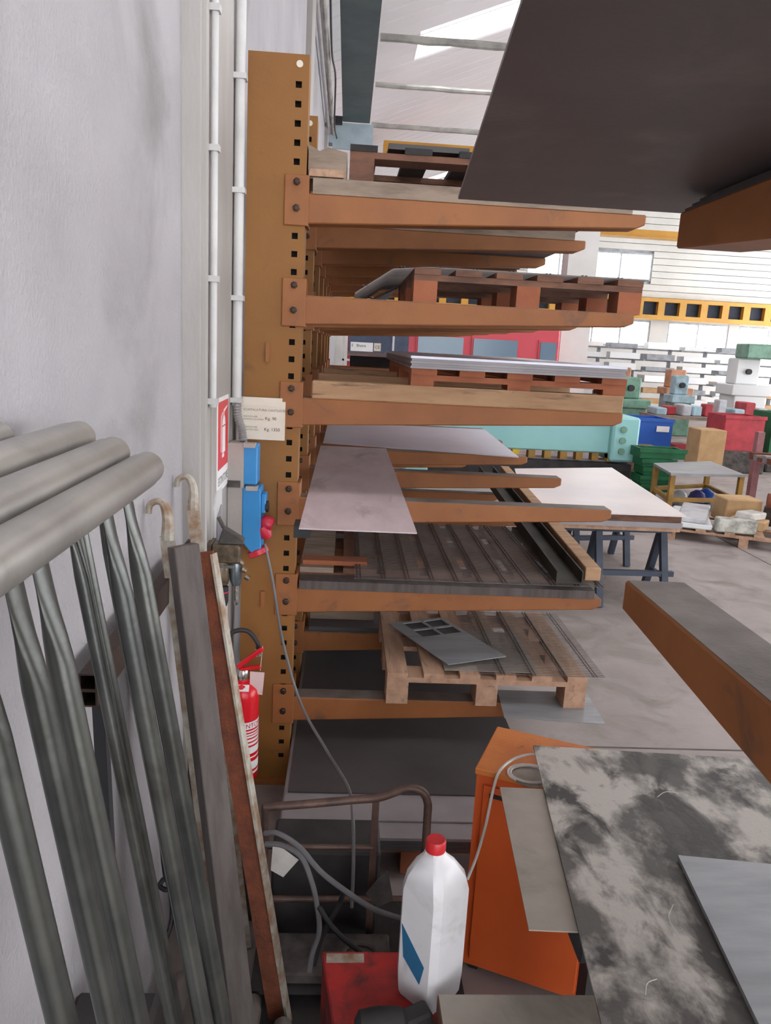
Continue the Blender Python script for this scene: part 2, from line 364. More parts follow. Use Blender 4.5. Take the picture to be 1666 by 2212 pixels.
def make_arm(z):
    q = [(-.17, 3.0, z-.105), (1.06, 3.0, z-.05), (1.095, 3.0, z-.035), (1.095, 3.0, z), (-.17, 3.0, z)]
    a = MB().prism(q, (0, .09, 0)).build('arm', 'rack_orange', rack, bevel=.004)
    b = B(-.252, -.163, 2.99, 3.0, z-.115, z+.06).build('bracket', 'rack_orange', a, bevel=.003)
    B(-.172, -.163, 3.0, 3.11, z-.115, z+.06).build('bracket_side', 'rack_orange', a)
    B(-.16, 1.09, 3.004, 3.086, z, z+.0012).build('worn_top', 'arm_top', a)
    for dz in (.035, -.055): MB().lathe([(.013, 0), (.013, .012), (.007, .014)], (-.207, 2.99, z+dz), 6, (0, -1, 0)).build('bolt', 'bolt_dark', a)
    return a
arms = [make_arm(z) for z in LV]
for y in RY[1:]:
    c = dup(colm, rack, V((0, y-3, 0)))
    for a in arms: dup(a, rack, V((0, y-3, 0)))
lp = B(-.398, -.228, 2.9875, 2.989, 1.468, 1.617).build('load_plate', 'plate_cream', rack)
lp.location = (0, 0, 0)
B(-.40, -.24, 2.985, 2.9875, 1.597, 1.63).build('torn_flap', 'plate_cream', lp)
for s_, sz, x, z, m_ in (('SCAFFALATURA CANTILEVER', .0125, -.388, 1.578, 'print_grey'), ('PORTATA PER', .0085, -.388, 1.553, 'print_grey'), ('FRONTE COLONNA', .0085, -.388, 1.543, 'print_grey'),
                         ('Kg. 90', .017, -.305, 1.545, 'print_dark'), ('PORTATA PER', .0085, -.388, 1.513, 'print_grey'), ('BRACCIO CAD.', .0085, -.388, 1.503, 'print_grey'), ('Kg. 1350', .017, -.308, 1.503, 'print_dark')):
    text(s_, sz, (x, 2.9873, z), (1, 0, 0), (0, 0, 1), m_, lp)

# ---------------------------------------------------------------- pallets
def pallet(lb, x0, x1, y0, y1, z, H=.13, m='wood', mb_='wood', nd=5, group='wooden pallets', deck_along_x=False, wide=.1, deckm=None):
    t = thing('wooden_pallet', lb, 'pallet', ((x0+x1)/2, (y0+y1)/2, z), group); bh = H-.044
    for i in range(3):
        for j in range(3):
            x = x0 + (x1-x0-.09)*i/2; y = y0 + (y1-y0-.12)*j/2
            B(x, x+.09, y, y+.12, z, z+bh).build('block', mb_, t)
    for j in range(3):
        y = y0 + (y1-y0-.12)*j/2; B(x0, x1, y, y+.12, z+bh, z+bh+.022).build('stringer', m, t)
    for i in range(nd):
        x = x0 + (x1-x0-wide)*i/(nd-1); B(x, x+wide, y0-.005, y1+.005, z+bh+.022, z+H).build('deck_board', deckm or m, t)
    return t
# ---- level 1 (top)
bw = B(-.15, 1.04, 3.0, 3.09, LV[0], LV[0]+.055).build('timber_bearer', 'wood_old', label='grey weathered plank lying along the topmost rack arm', cat='plank')
for i in range(2): pass
B(-.15, 1.04, 3.75, 3.84, LV[0], LV[0]+.055).build('timber_bearer', 'wood_old', label='second weathered plank under the dark pallet on the top level', cat='plank')
pallet('dark grimy pallet on the very top of the rack', -.02, 1.08, 3.02, 3.9, LV[0]+.055, .125, 'wood_dark', 'wood_dark', 6, deckm='clutter_dark')
sp = thing('splintered_timber', 'splintered timber offcut beside the column on top of the rack', 'timber', (-.09, 3.1, LV[0]+.055))
MB().prism([(-.17, 3.02, LV[0]+.055), (-.03, 3.02, LV[0]+.055), (-.03, 3.02, LV[0]+.15), (-.1, 3.02, LV[0]+.165), (-.13, 3.02, LV[0]+.15), (-.17, 3.02, LV[0]+.17)], (0, .25, 0)).build('board', 'wood_old', sp)
B(-.165, -.04, 3.0, 3.02, LV[0]+.06, LV[0]+.085).build('strip', 'wood', sp)
B(.12, .42, 3.05, 3.2, LV[0]+.18, LV[0]+.2).build('steel_offcut', 'steel_dark', label='small dark steel strip on top of the highest pallet', cat='steel strip')
t = thing('sheet_stack', 'dark steel sheets along the back of the top level', 'metal sheets', (.5, 5.5, LV[0]), 'metal sheets on the rack')
for i in range(4): B(-.12, 1.09-.01*i, 4.0, 7.55, LV[0]+.002+i*.042, LV[0]+.042+i*.042).build('sheet', 'steel_dark', t)
# ---- level 2
bx = pallet('reddish dark pallet lying on the second arm level', .24, 1.12, 3.02, 3.95, LV[1], .125, 'wood_dark', 'wood_orange', 6, deckm='wood_dark')
def mesh_panel(lb, x0, x1, y0, y1, z, step=.0165, cross=.1, off=.05, zf=None, r=.0011, rot=0):
    t = thing('wire_mesh_panel', lb, 'wire mesh', ((x0+x1)/2, (y0+y1)/2, z), 'wire mesh panels'); zf = zf or (lambda x: 0)
    mb = MB(); y = y0; n = 8
    while y <= y1:
        for i in range(n):
            xa = x0+(x1-x0)*i/n; xb = x0+(x1-x0)*(i+1)/n
            if zf(x0) == 0 and i: break
            if zf(x0) == 0: xb = x1
            mb.bar((xa, y, z+zf(xa)), (xb, y, z+zf(xb)), 2*r, 2*r)
        y += step
    mb.build('line_wires', 'wire', t, kind='stuff')
    x = x0+off
    while x < x1:
        MB().bar((x, y0-.01, z+.003+zf(x)), (x, y1, z+.003+zf(x)), .004, .003).bar((x+.014, y0-.01, z+.003+zf(x)), (x+.014, y1, z+.003+zf(x)), .004, .003).build('cross_wire', 'wire_cross', t)
        x += cross
    return t
mesh_panel('wire mesh sheet drooping off the reddish pallet on the second level', .02, 1.15, 3.05, 4.2, LV[1]+.132, .03, .14, .03, zf=lambda x: -.11*max(0, (.24-x)/.22)**2 if x < .24 else .0001, r=.0022)
t = thing('hanging_sheet', 'dark sheet sloping down beside the reddish pallet on the second level', 'sheet', (.15, 3.9, LV[1]))
MB().prism([(.05, 3.8, LV[1]+.02), (.23, 3.8, LV[1]+.115), (.23, 4.9, LV[1]+.115), (.05, 4.9, LV[1]+.02)], (0, 0, -.006)).build('sheet', 'steel_dark', t)
# ---- level 3
B(-.13, 1.09, 3.0, 3.085, LV[2], LV[2]+.068).build('timber_bearer', 'timber', bevel=.004, label='long pale square timber lying on the third arm level', cat='timber')
B(-.13, 1.09, 3.75, 3.835, LV[2], LV[2]+.068).build('timber_bearer', 'timber', label='second square timber behind the pale one on the third arm level', cat='timber')
B(-.13, 1.09, 4.5, 4.585, LV[2], LV[2]+.068).build('timber_bearer', 'timber', label='third and farthest square timber under the grey sheets on the third level', cat='timber')
z3 = LV[2]+.068
pallet('orange stained low pallet carrying the grey sheets on the third level', .25, 1.1, 3.02, 4.6, z3, .065, 'wood_orange', 'wood_orange', 5)
t = thing('sheet_stack', 'thick pack of grey metal sheets on the orange pallet, third level', 'metal sheets', (.68, 4, z3+.065), 'metal sheets on the rack')
for i in range(5):
    B(.245+.004*(i % 2), 1.1-.006*(i % 3), 3.01+.004*(i % 2), 4.95, z3+.066+i*.0095, z3+.066+i*.0095+.009).build('sheet', 'steel_grey' if i < 4 else 'steel_blue', t)
t = thing('sheet_stack', 'narrow pale sheets lying left behind the grey pack on the third level', 'metal sheets', (.2, 5.3, z3), 'metal sheets on the rack')
B(.02, .34, 5.1, 5.9, z3+.0, z3+.07).build('packing_block', 'clutter_dark', t); B(.0, .5, 5.05, 6.3, z3+.07, z3+.085).build('sheet', 'steel_sheet', t)
# ---- level 4
t4 = LV[3]
B(-.135, .255, 2.47, 4.56, t4, t4+.004).build('steel_sheet', 'steel_sheet', label='scratched narrow steel sheet jutting forward from the fourth level', cat='metal sheet', group='metal sheets on the rack')
MB().prism([(-.125, 4.7, t4), (1.03, 4.45, t4), (1.09, 5.95, t4), (-.125, 5.95, t4)], (0, 0, .006)).build('steel_sheet', 'steel_blue', label='wide bluish bright sheet at the back of the fourth level', cat='metal sheet', group='metal sheets on the rack')
B(-.155, -.10, 2.52, 2.62, t4-.042, t4-.001).build('rubber_block', 'rubber', label='black rubber block under the front corner of the scratched steel sheet', cat='block')
MB().lathe([(.0, 0), (.032, 0), (.036, .02), (.024, .035), (.0, .036)], (-.212, 2.985, 1.20), 10, (0, -1, 0)).build('plug_cap', 'rubber', label='black round cap hanging on the column beside the fourth arm', cat='cap')
# ---- level 5
t5 = LV[4]
B(-.155, 1.06, 2.99, 3.08, t5, t5+.035).build('timber_bearer', 'grey_wood', label='dark flat plank lying on the fifth arm level', cat='plank')
fr = pallet('open pallet under the wire mesh on the fifth level', -.16, 1.06, 3.09, 3.98, t5, .065, 'wood_dark', 'wood_dark', 7, wide=.14)
for o_ in fr.children:
    if o_.name.startswith('deck_board'): o_.data.materials[0] = MATS['wood_old']; break
B(-.15, .12, 3.12, 3.2, t5+.066, t5+.085).build('batten', 'wood_orange', label='thin reddish batten across the open pallet on the fifth level', cat='batten')
mesh_panel('wide fine wire mesh sheet lying across the fifth level', .065, 1.13, 2.93, 3.95, t5+.072, .0165, .098, .01)
t = thing('steel_channel', 'dark steel channel lying lengthwise on the fifth level mesh', 'channel', (1.0, 4.3, t5+.08), 'profiles on the fifth level')
c0, c1 = V((.93, 2.93, t5+.082)), V((1.08, 5.7, t5+.082)); dx = V((.052, 0, 0))
def prof(a, b, x0, x1, z0, z1): return MB().prism([a+V((x0, 0, z0)), a+V((x1, 0, z0)), a+V((x1, 0, z1)), a+V((x0, 0, z1))], b-a)
prof(c0, c1, -.055, .055, 0, .006).build('web', 'channel_dark', t); prof(c0, c1, -.055, -.049, .006, .05).build('flange', 'channel_dark', t); prof(c0, c1, .049, .055, .006, .05).build('flange', 'channel_dark', t)
prof(V((1.04, 2.98, t5+.082)), V((1.22, 5.7, t5+.082)), -.032, .032, 0, .055).build('timber_beam', 'timber', bevel=.003, label='pale wooden beam lying beside the dark steel channel', cat='timber')
# ---- level 6
t6 = LV[5]
p6 = pallet('pale pallet lying near the bottom of the rack with a cut plate on it', .22, 1.06, 2.96, 3.75, t6+.005, .14, 'wood', 'wood', 6, wide=.085)
mesh_panel('fine wire mesh sheet overhanging the bottom level pallet', .6, 1.13, 2.95, 3.72, t6+.155, .0165, .13, .09)
B(.46, .86, 2.99, 3.45, t6+.146, t6+.149).build('steel_sheet', 'plate_olive', label='plain grey sheet under the plate with square holes', cat='metal sheet', group='metal sheets on the rack')
# plate with four square cut-outs, tilted a little
t = thing('cut_plate', 'grey plate with four square window cut-outs on the lowest pallet', 'metal plate', (.48, 3.25, t6+.16))
a, b, c = at(840, 1348, 'z', .56), at(955, 1335, 'z', .56), at(968, 1437, 'z', .56)
ex = (b-a); ey = (c-a)
# local grid: u along a->b, v along a->c ; holes in the upper right half
us = [0, .22, .55, .60, .93, 1.0]; vs_ = [0, .04, .20, .235, .395, 1.0]
mb = MB(); hole = {(1, 1), (3, 1), (1, 3), (3, 3)}
d_ = a + ex + ey
for i in range(5):
    for j in range(5):
        if (i, j) in hole: continue
        q = [a+ex*us[i]+ey*vs_[j], a+ex*us[i+1]+ey*vs_[j], a+ex*us[i+1]+ey*vs_[j+1], a+ex*us[i]+ey*vs_[j+1]]
        mb.prism(q, (0, 0, .004))
mb.build('plate', 'plate_light', t)
quad_sheet(a+ex*.2+ey*.03-V((0, 0, .004)), a+ex*.95+ey*.03-V((0, 0, .004)), a+ex*.95+ey*.41-V((0, 0, .004)), a+ex*.2+ey*.41-V((0, 0, .004)), .002).build('backing_sheet', 'steel_dark', t)
MB().prism([(.72, 3.12, t6+.0014), (.70, 2.86, t6+.0014), (1.11, 2.83, t6+.0014), (1.12, 3.12, t6+.0014)], (0, 0, .003)).build('steel_sheet', 'plate_light', label='thin pale sheet under the right foot of the lowest pallet', cat='metal sheet', group='metal sheets on the rack')
t = thing('sheet_stack', 'dark steel sheets at the back left of the bottom level', 'metal sheets', (0, 4.2, t6), 'metal sheets on the rack')
B(-.14, .5, 3.78, 5.2, t6+.001, t6+.02).build('sheet', 'steel_dark', t); B(-.14, .2, 3.9, 4.1, t6+.02, t6+.07).build('spacer', 'wood_old', t)
t = thing('boxed_sheet', 'pale edged flat board lying at the back under the fifth level', 'board', (0, 3.95, t6), None)
B(-.14, .2, 4.5, 5.3, t6+.021, t6+.19).build('core', 'steel_dark', t); B(-.145, .205, 4.48, 4.5, t6+.13, t6+.19).build('edge', 'paper', t)
# ---- floor stack below the rack
pallet('dark low pallet on the floor under the stack of steel sheets', -.16, .78, 2.42, 3.95, 0.001, .13, 'wood_dark', 'wood_orange', 5)
t = thing('sheet_stack', 'large dark steel sheets stacked on the floor pallet under the rack', 'metal sheets', (.3, 3.2, .13), 'metal sheets on the floor')
for i in range(4):
    B(-.17, .80, 2.37, 4.6, .132+i*.012, .143+i*.012).build('sheet', 'steel_grey' if i == 3 else 'steel_dark', t)
B(-.165, .8, 2.46, 4.6, .181, .187).build('sheet', 'steel_grey', t); B(-.155, .8, 2.62, 4.6, .188, .194).build('sheet', 'steel_dark', t)

# ================================================================== SECOND RACK (arms reach forward from the right)
rk = thing('cantilever_rack', 'second cantilever rack with brown arms reaching in from the right', 'rack', (.785, .45, 0), None)
def arm2(x, z, yt, yr, wd=.15):
    q = [(x, yt, z-.075), (x, yr, z-.17), (x, yr, z), (x, yt, z)]
    a = MB().prism(q, (wd, 0, 0)).build('arm', 'rack_orange', rk, bevel=.004)
    B(x+.006, x+wd-.002, yr, yt-.003, z, z+.0015).build('worn_top', 'arm_top', a); return a
for x in (.711, 2.2):
    B(x-.005, x+.155, .25, .45, 0, 2.7).build('column', 'rack_ochre', rk)
    arm2(x, 1.312, 1.8, .45); arm2(x+.005, 2.168, 1.76, .45)
    B(x-.02, x+.17, .2, .5, 0, .02).build('foot', 'rack_ochre', rk)
t = thing('plate_stack', 'stack of dark steel plates on the upper right brown arm', 'steel plates', (1.4, 1.0, 2.17))
for i in range(3): B(.728+.01*i, 2.6, .3, 1.765-.012*i, 2.169+i*.009, 2.177+i*.009).build('plate', 'steel_dark', t)
a, b = at(990, 430, 'z', 2.2), at(1130, 0, 'z', 2.2); b = a + (b-a)*1.55
MB().prism([a, b, b+V((2.4, -.05, 0)), a+V((2.45, -.02, 0))], (0, 0, .008)).build('steel_plate', 'plate_dark', label='huge dark steel plate hanging over the upper right, seen from below', cat='steel plate')
B(.735, .86, .6, 1.3, 2.02, 2.09).build('strap_block', 'rubber') if False else None

# ================================================================== WALL SERVICES
for y, z0, z1, r, lb in ((2.47, 1.63, 5.9, .011, 'thin white conduit with clips running down the pilaster'), (2.95, 1.60, 5.9, .018, 'thicker white conduit down the far edge of the pilaster')):
    t = thing('wall_conduit', lb, 'conduit', (PX+r+.004, y, z0), 'conduits on the pilaster')
    T([(PX+r+.003, y, z0), (PX+r+.003, y, z1)], r, 10).build('pipe', 'conduit', t, smooth=True)
    for z in [z0+.01+.37*k for k in range(8)]: B(PX, PX+2*r+.008, y-r-.006, y+r+.006, z, z+.018).build('clip', 'conduit', t)
# corrugated flexible conduit into the box
t = thing('flexible_conduit', 'ribbed flexible conduit entering the top of the blue socket box', 'conduit', (PX+.03, 2.9, 1.47))
cp = curve([(PX+.025, 2.94, 1.615), (PX+.028, 2.94, 1.56), (PX+.045, 2.93, 1.51), (PX+.052, 2.92, 1.468)], 10)
MB().tube(cp, [.017 if i % 2 else .0135 for i in range(len(cp))], 10).build('sleeve', 'conduit_metal', t)
# fire extinguisher sign
s0, s1, z0, z1 = 2.63, 2.87, 1.315, 1.645
t = thing('safety_sign', 'red fire extinguisher sign with white pictogram on the pilaster', 'sign', (PX, 2.75, z0))
B(PX, PX+.003, s0, s1, z0, z1).build('panel', 'sign_white', t)
def sg(pts, x=.0035, m='sign_white', nm='pictogram'): return MB().prism([(PX+x, s0+u*(s1-s0), z0+v*(z1-z0)) for u, v in pts], (.0006, 0, 0)).build(nm, m, t)
sg([(.04, .245), (.96, .245), (.96, .955), (.04, .955)], .003, 'sign_red', 'red_field')
sg([(.4, .40), (.68, .40), (.68, .68), (.4, .68)]); sg([(.4, .695), (.68, .695), (.66, .76), (.58, .80), (.5, .80), (.42, .76)]); sg([(.5, .805), (.57, .805), (.57, .83), (.86, .875), (.86, .89), (.52, .86)])
sg([(.28, .42), (.32, .42), (.32, .78), (.44, .825), (.42, .84), (.28, .79)]); sg([(.4, .35), (.47, .35), (.47, .392), (.4, .392)]); sg([(.5, .35), (.58, .35), (.58, .392), (.5, .392)])
text('ESTINTORE', .042, (PX+.0035, s0+.014, z0+.025), (0, 1, 0), (0, 0, 1), 'print_grey', t)
# small white bracket frame under the sign
t = thing('wall_bracket', 'small white metal bracket plate below the extinguisher sign', 'bracket', (PX, 2.6, 1.13))
MB().prism([(PX, 2.56, 1.12), (PX, 2.72, 1.12), (PX, 2.72, 1.33), (PX, 2.63, 1.33), (PX, 2.56, 1.28)], (.006, 0, 0)).build('plate', 'conduit', t)
MB().prism([(PX+.006, 2.60, 1.13), (PX+.006, 2.69, 1.13), (PX+.006, 2.69, 1.27), (PX+.006, 2.60, 1.24)], (.004, 0, 0)).build('grey_label', 'steel_grey', t)
# warning label lower down
t = thing('warning_label', 'yellow, red and white notice on the pilaster beside the column', 'sign', (PX, 2.72, .72))
B(PX, PX+.003, 2.58, 2.9, .55, 1.08).build('panel', 'sign_white', t); B(PX+.003, PX+.004, 2.6, 2.82, .90, 1.06).build('yellow_field', 'sign_yellow', t); B(PX+.003, PX+.004, 2.6, 2.82, .78, .885).build('red_field', 'sign_red', t)
for k in range(3): MB().prism([(PX+.004, 2.62+.06*k, .92), (PX+.004, 2.64+.06*k, .92), (PX+.004, 2.69+.06*k, 1.03), (PX+.004, 2.67+.06*k, 1.03)], (.0005, 0, 0)).build('stripe', 'sign_white', t)
# electric socket box
t = thing('socket_box', 'blue and grey industrial socket box with red plugs beside the column', 'socket box', (-.37, 2.92, 1.03))
B(PX, PX+.062, 2.87, 2.97, 1.09, 1.465).build('upper_base', 'box_grey', t, bevel=.004); B(-.372, -.318, 2.872, 2.968, 1.31, 1.46).build('upper_cover', 'box_blue', t, bevel=.005)
MB().prism([(-.372, 2.865, 1.30), (-.304, 2.865, 1.30), (-.298, 2.865, 1.05), (-.325, 2.865, 1.035), (-.372, 2.865, 1.09)], (0, .11, 0)).build('lower_cover', 'box_blue', t, bevel=.004)
for z, xx in ((1.452, -.346), (1.29, -.335)): B(xx-.024, xx+.02, 2.86, 2.9, z, z+.016).build('hinge_cap', 'box_grey', t)
B(PX+.002, PX+.05, 2.862, 2.87, 1.30, 1.325).build('latch', 'grime', t)
B(-.304, -.285, 2.88, 2.95, 1.20, 1.275).build('switch_housing', 'box_blue', t, bevel=.004)
MB().lathe([(.022, 0), (.022, .012), (.012, .014)], (-.288, 2.90, 1.225), 12, (1, 0, 0)).build('rotary_switch', 'rubber', t)
MB().lathe([(.022, 0), (.03, .01), (.03, .035), (.024, .045)], (-.302, 2.90, 1.165), 14, (.95, -.1, -.3)).build('red_lid', 'plug_red', t, smooth=True)
MB().lathe([(.026, 0), (.026, .03), (.016, .05)], (-.30, 2.89, 1.145), 14, (.5, 0, -.8)).build('red_plug', 'plug_red', t, smooth=True)
MB().lathe([(.03, 0), (.042, .008), (.042, .026), (.036, .03)], (-.318, 2.9, 1.06), 18, (.4, -.1, -.9)).build('red_outlet', 'plug_red', t, smooth=True)
cbl = [at(572, 1175, 'y', 2.88), at(590, 1260, 'y', 2.86), at(612, 1390, 'y', 2.84), at(650, 1520, 'y', 2.78), at(705, 1620, 'y', 2.55), at(752, 1700, 'y', 2.3), at(762, 1760, 'y', 2.1), at(764, 1850, 'y', 1.98), at(760, 1960, 'y', 1.95)]
T(curve(cbl), .0055, 8).build('power_cable', 'hose_grey', smooth=True, label='thin grey cable drooping from the red plug past the column', cat='cable')
# air filter regulator
t = thing('air_regulator', 'grimy compressed air filter and regulator unit on the pilaster', 'air regulator', (PX, 2.46, 1.27))
B(PX+.012, -.335, 2.44, 2.50, 1.145, 1.20).build('body', 'brass_dirty', t, bevel=.006)
B(PX, PX+.015, 2.43, 2.52, 1.12, 1.20).build('mount', 'brass_dirty', t)
MB().lathe([(.02, 0), (.026, .01), (.026, .05), (.022, .07)], (-.392, 2.46, 1.15), 14, (0, 0, -1)).build('regulator_body', 'brass_dirty', t, smooth=True)
k_ = MB().lathe([(.019, 0), (.023, .004), (.023, .045), (.019, .06), (.003, .061)], (-.392, 2.46, 1.075), 14, (0, 0, -1)).build('adjusting_knob', 'rubber', t, smooth=True)
MB().lathe([(.0236, 0), (.0236, .004)], (-.392, 2.46, 1.06), 14, (0, 0, -1)).build('red_ring', 'plug_red', k_)
MB().lathe([(.016, 0), (.018, .01), (.018, .06), (.012, .075)], (-.35, 2.47, 1.15), 14, (0, 0, -1)).build('filter_bowl', 'bowl_metal', t, smooth=True)
MB().lathe([(.008, 0), (.008, .05), (.005, .06)], (-.348, 2.47, 1.075), 10, (0, 0, -1)).build('drain_tap', 'chrome', t)
MB().prism([(-.40, 2.45, 1.20), (-.385, 2.45, 1.25), (-.325, 2.45, 1.215), (-.33, 2.45, 1.20)], (0, .03, 0)).build('valve_lever', 'grime', t, bevel=.003)
B(-.405, -.352, 2.43, 2.437, 1.136, 1.144).build('gauge_lever', 'chrome', t)
T([(-.385, 2.465, 1.245), (-.40, 2.465, 1.275)], .006, 8).build('stem', 'grime', t)
for q in range(3): MB().lathe([(.009, 0), (.009, .014)], (-.34+.009*q, 2.46, 1.15-.022*q), 8, (1, 0, -.6)).build('fitting', 'brass_dirty', t)
t.scale = (1.15, 1.15, 1.15)
# extinguisher
ecx, ecy, er = -.352, 2.80, .064
t = thing('fire_extinguisher', 'red fire extinguisher hanging in front of the column', 'fire extinguisher', (ecx, ecy, .14))
bd = MB().lathe([(.05, 0), (er, .01), (er, .36), (.058, .385), (.04, .405), (.02, .415), (.018, .425)], (ecx, ecy, .14), 28).build('cylinder', 'ext_red', t, smooth=True)
def patch(z0, z1, a0, a1, m, rr=er+.0006, nm='label_band'):
    mb = MB(); n = 10; vs = []
    for i in range(n+1):
        a = math.radians(a0+(a1-a0)*i/n)
        vs += [(ecx+rr*math.cos(a), ecy+rr*math.sin(a), z) for z in (z0, z1)]
    return mb.add(vs, [(2*i, 2*i+2, 2*i+3, 2*i+1) for i in range(n)]).build(nm, m, bd)
for z0, z1 in ((.375, .405), (.362, .368), (.350, .356), (.338, .346), (.322, .332), (.306, .316), (.270, .298), (.250, .256), (.20, .235), (.180, .19)): patch(z0, z1, -130, 5, 'sign_white')
text('ESTINTORE', .026, (0, 0, 0), (1, 0, 0), (0, 0, 1), 'sign_red', bd, cyl=((ecx, ecy, .381), er+.0014, math.radians(-112)))
MB().prism([(ecx-.02, ecy-.052, .531), (ecx+.03, ecy-.052, .531), (ecx+.03, ecy-.03, .5485), (ecx-.02, ecy-.03, .5485)], (0, -.001, .001)).build('neck_label', 'sign_white', bd)
MB().lathe([(.02, 0), (.022, .005), (.022, .03), (.016, .04)], (ecx, ecy, .56), 12).build('valve', 'chrome', t, smooth=True)
MB().bar((ecx-.02, ecy, .61), (ecx+.075, ecy-.005, .69), .024, .016).build('upper_lever', 'ext_red', t, bevel=.003)
MB().bar((ecx-.01, ecy, .60), (ecx+.07, ecy-.005, .615), .022, .012).build('carry_handle', 'ext_red', t, bevel=.003)
T(curve([(ecx+.055, ecy+.03, .66), (ecx+.05, ecy+.03, .70), (ecx+.01, ecy+.03, .745), (ecx-.05, ecy+.02, .735), (ecx-.066, ecy-.01, .66), (ecx-.066, ecy-.02, .5), (ecx-.066, ecy-.02, .3)]), .0095, 8).build('hose', 'rubber', t, smooth=True)
MB().lathe([(.013, 0), (.013, .03)], (ecx+.055, ecy+.03, .645), 10).build('hose_collar', 'chrome', t)
MB().prism([(ecx+.03, ecy-.02, .60), (ecx+.085, ecy-.015, .595), (ecx+.078, ecy-.012, .50), (ecx+.03, ecy-.018, .51)], (.0, .001, 0)).build('inspection_tag', 'tag_pink', t)
T([(ecx+.075, ecy-.006, .70), (ecx+.068, ecy-.01, .60)], .0012, 5).build('tag_string', 'paper', t)

# ================================================================== LEANING FRAMES (left foreground)
SL = .16
def frame(lb, xt, zt, yend, ys, r=.027, rb=.017, mt='galv', y0=-.25):
    t = thing('barrier_frame', lb, 'barrier', (xt+SL*zt, .6, 0), 'galvanised frames leaning on the wall')
    rail = MB().tube([(xt, y0, zt), (xt, yend-.045, zt), (xt, yend-.035, zt), (xt, yend-.008, zt), (xt, yend, zt-.001)], [r, r, r*.93, r*.93, r*.72], 18)
    rail.build('top_rail', mt, t, smooth=True)
    zb = .09
    T([(xt+SL*(zt-zb), y0, zb), (xt+SL*(zt-zb), yend, zb)], r*.8, 12).build('bottom_rail', mt, t, smooth=True)
    for y, rr, m_ in ys:
        f = lambda z: V((xt+SL*(zt-z), y, z))
        # flattened crimped top end, then the round bar
        n = 12; mb = MB(); base = 0
        secs = [(zt-.015, .3, 1.35), (zt-.05, .35, 1.35), (zt-.10, .8, 1.1), (zt-.13, 1, 1), (.0, 1, 1)]
        for z, sx, sy in secs:
            c = f(z); mb.v += [c + V((math.cos(2*math.pi*k/n)*rr*sx, math.sin(2*math.pi*k/n)*rr*sy, 0)) for k in range(n)]
        for i in range(len(secs)-1):
            for k in range(n): mb.f.append((i*n+k, i*n+(k+1) % n, (i+1)*n+(k+1) % n, (i+1)*n+k))
        e = (len(secs)-1)*n; mb.f.append(tuple(e+k for k in range(n)))
        mb.build('upright', m_, t, smooth=True)
    return t
frame('front galvanised tube frame of those leaning on the left wall', -.30, 1.646, 1.20, [(.40, .0135, 'galv_dark_reflect'), (.60, .0135, 'galv_dark_reflect'), (.69, .0135, 'galv_dark_reflect'), (.752, .0138, 'galv_dark_reflect'), (.972, .014, 'galv_dark_reflect'), (1.065, .0145, 'galv_dark_reflect')])
frame('middle galvanised tube frame leaning behind the front one', -.348, 1.668, 1.19, [(.50, .0135, 'galv_dark_reflect'), (.965, .0095, 'galv_dark_reflect'), (1.09, .012, 'galv_dark_reflect')])
frame('rear galvanised tube frame closest to the left wall', -.402, 1.688, 1.20, [(.5, .0135, 'galv_dark_reflect'), (1.12, .012, 'galv_dark_reflect')])
T([(-.45, .1, 1.705), (-.45, 1.02, 1.705)], .024, 16).build('galvanised_tube', 'galv', smooth=True, label='loose galvanised tube lying on the frames right against the wall', cat='tube')
# tubes on the floor, ends towards the rack
for i, (px, py, r, lb) in enumerate(((398, 2105, .026, 'leftmost pale tube end at the bottom of the picture, near the wall'), (510, 2135, .026, 'second pale tube end from the wall at the bottom of the picture'), (548, 2155, .026, 'third and fattest looking pale tube end at the bottom of the picture'), (612, 2205, .026, 'pale tube end at the foot of the rusty angle bar'))):
    e = at(px, py, 'z', r*1.0 + .03)
    T([(e.x, e.y-.5, r+.03), (e.x, e.y-.04, r+.03), (e.x, e.y-.034, r+.03), (e.x, e.y-.01, r+.03), (e.x, e.y, r+.03)], [r, r, r*.93, r*.9, r*.55], 16).build('galvanised_tube', 'galv', smooth=True, label=lb, cat='tube', group='tubes on the floor')
B(-.4, -.02, 1.45, 1.51, .002, .03).build('floor_batten', 'wood_dark', label='dark batten on the floor under the pale tubes', cat='batten')
B(-.46, -.02, 1.62, 1.68, .002, .03).build('floor_batten', 'wood_dark', label='second dark batten on the floor under the pale tube ends', cat='batten')
# hooked flat bars
for (px, py, lb) in ((322, 1095, 'nearer of two hooked steel bars leaning on the wall'), (383, 1040, 'farther hooked steel bar, its tip next to the pilaster')):
    h = at(px, py, 'x', WX+.012); h = V((h.x, h.y, h.z)); d = V((.19, -.12, -1.40)).normalized()
    p1 = h+V((.034, -.0, .010)); pts = curve([h+V((-.001, 0, -.016)), h+V((.002, 0, .004)), h+V((.016, 0, .014)), p1, p1+V((.012, -.006, -.03)), p1+d*.09], 5)
    t = thing('hooked_bar', lb, 'steel bar', (0, h.y-.1, 0), 'hooked bars')
    MB().tube(pts, [.008]*10+[.008+.0006*k for k in range(len(pts)-10)], 8).build('hook', 'rust_edge', t, smooth=True)
    q = p1+d*.08; e = q + d*((q.z-.005)/-d.z)
    MB().bar(q, e, .014, .036, (1, .2, .1)).build('shank', 'rust_edge', t)
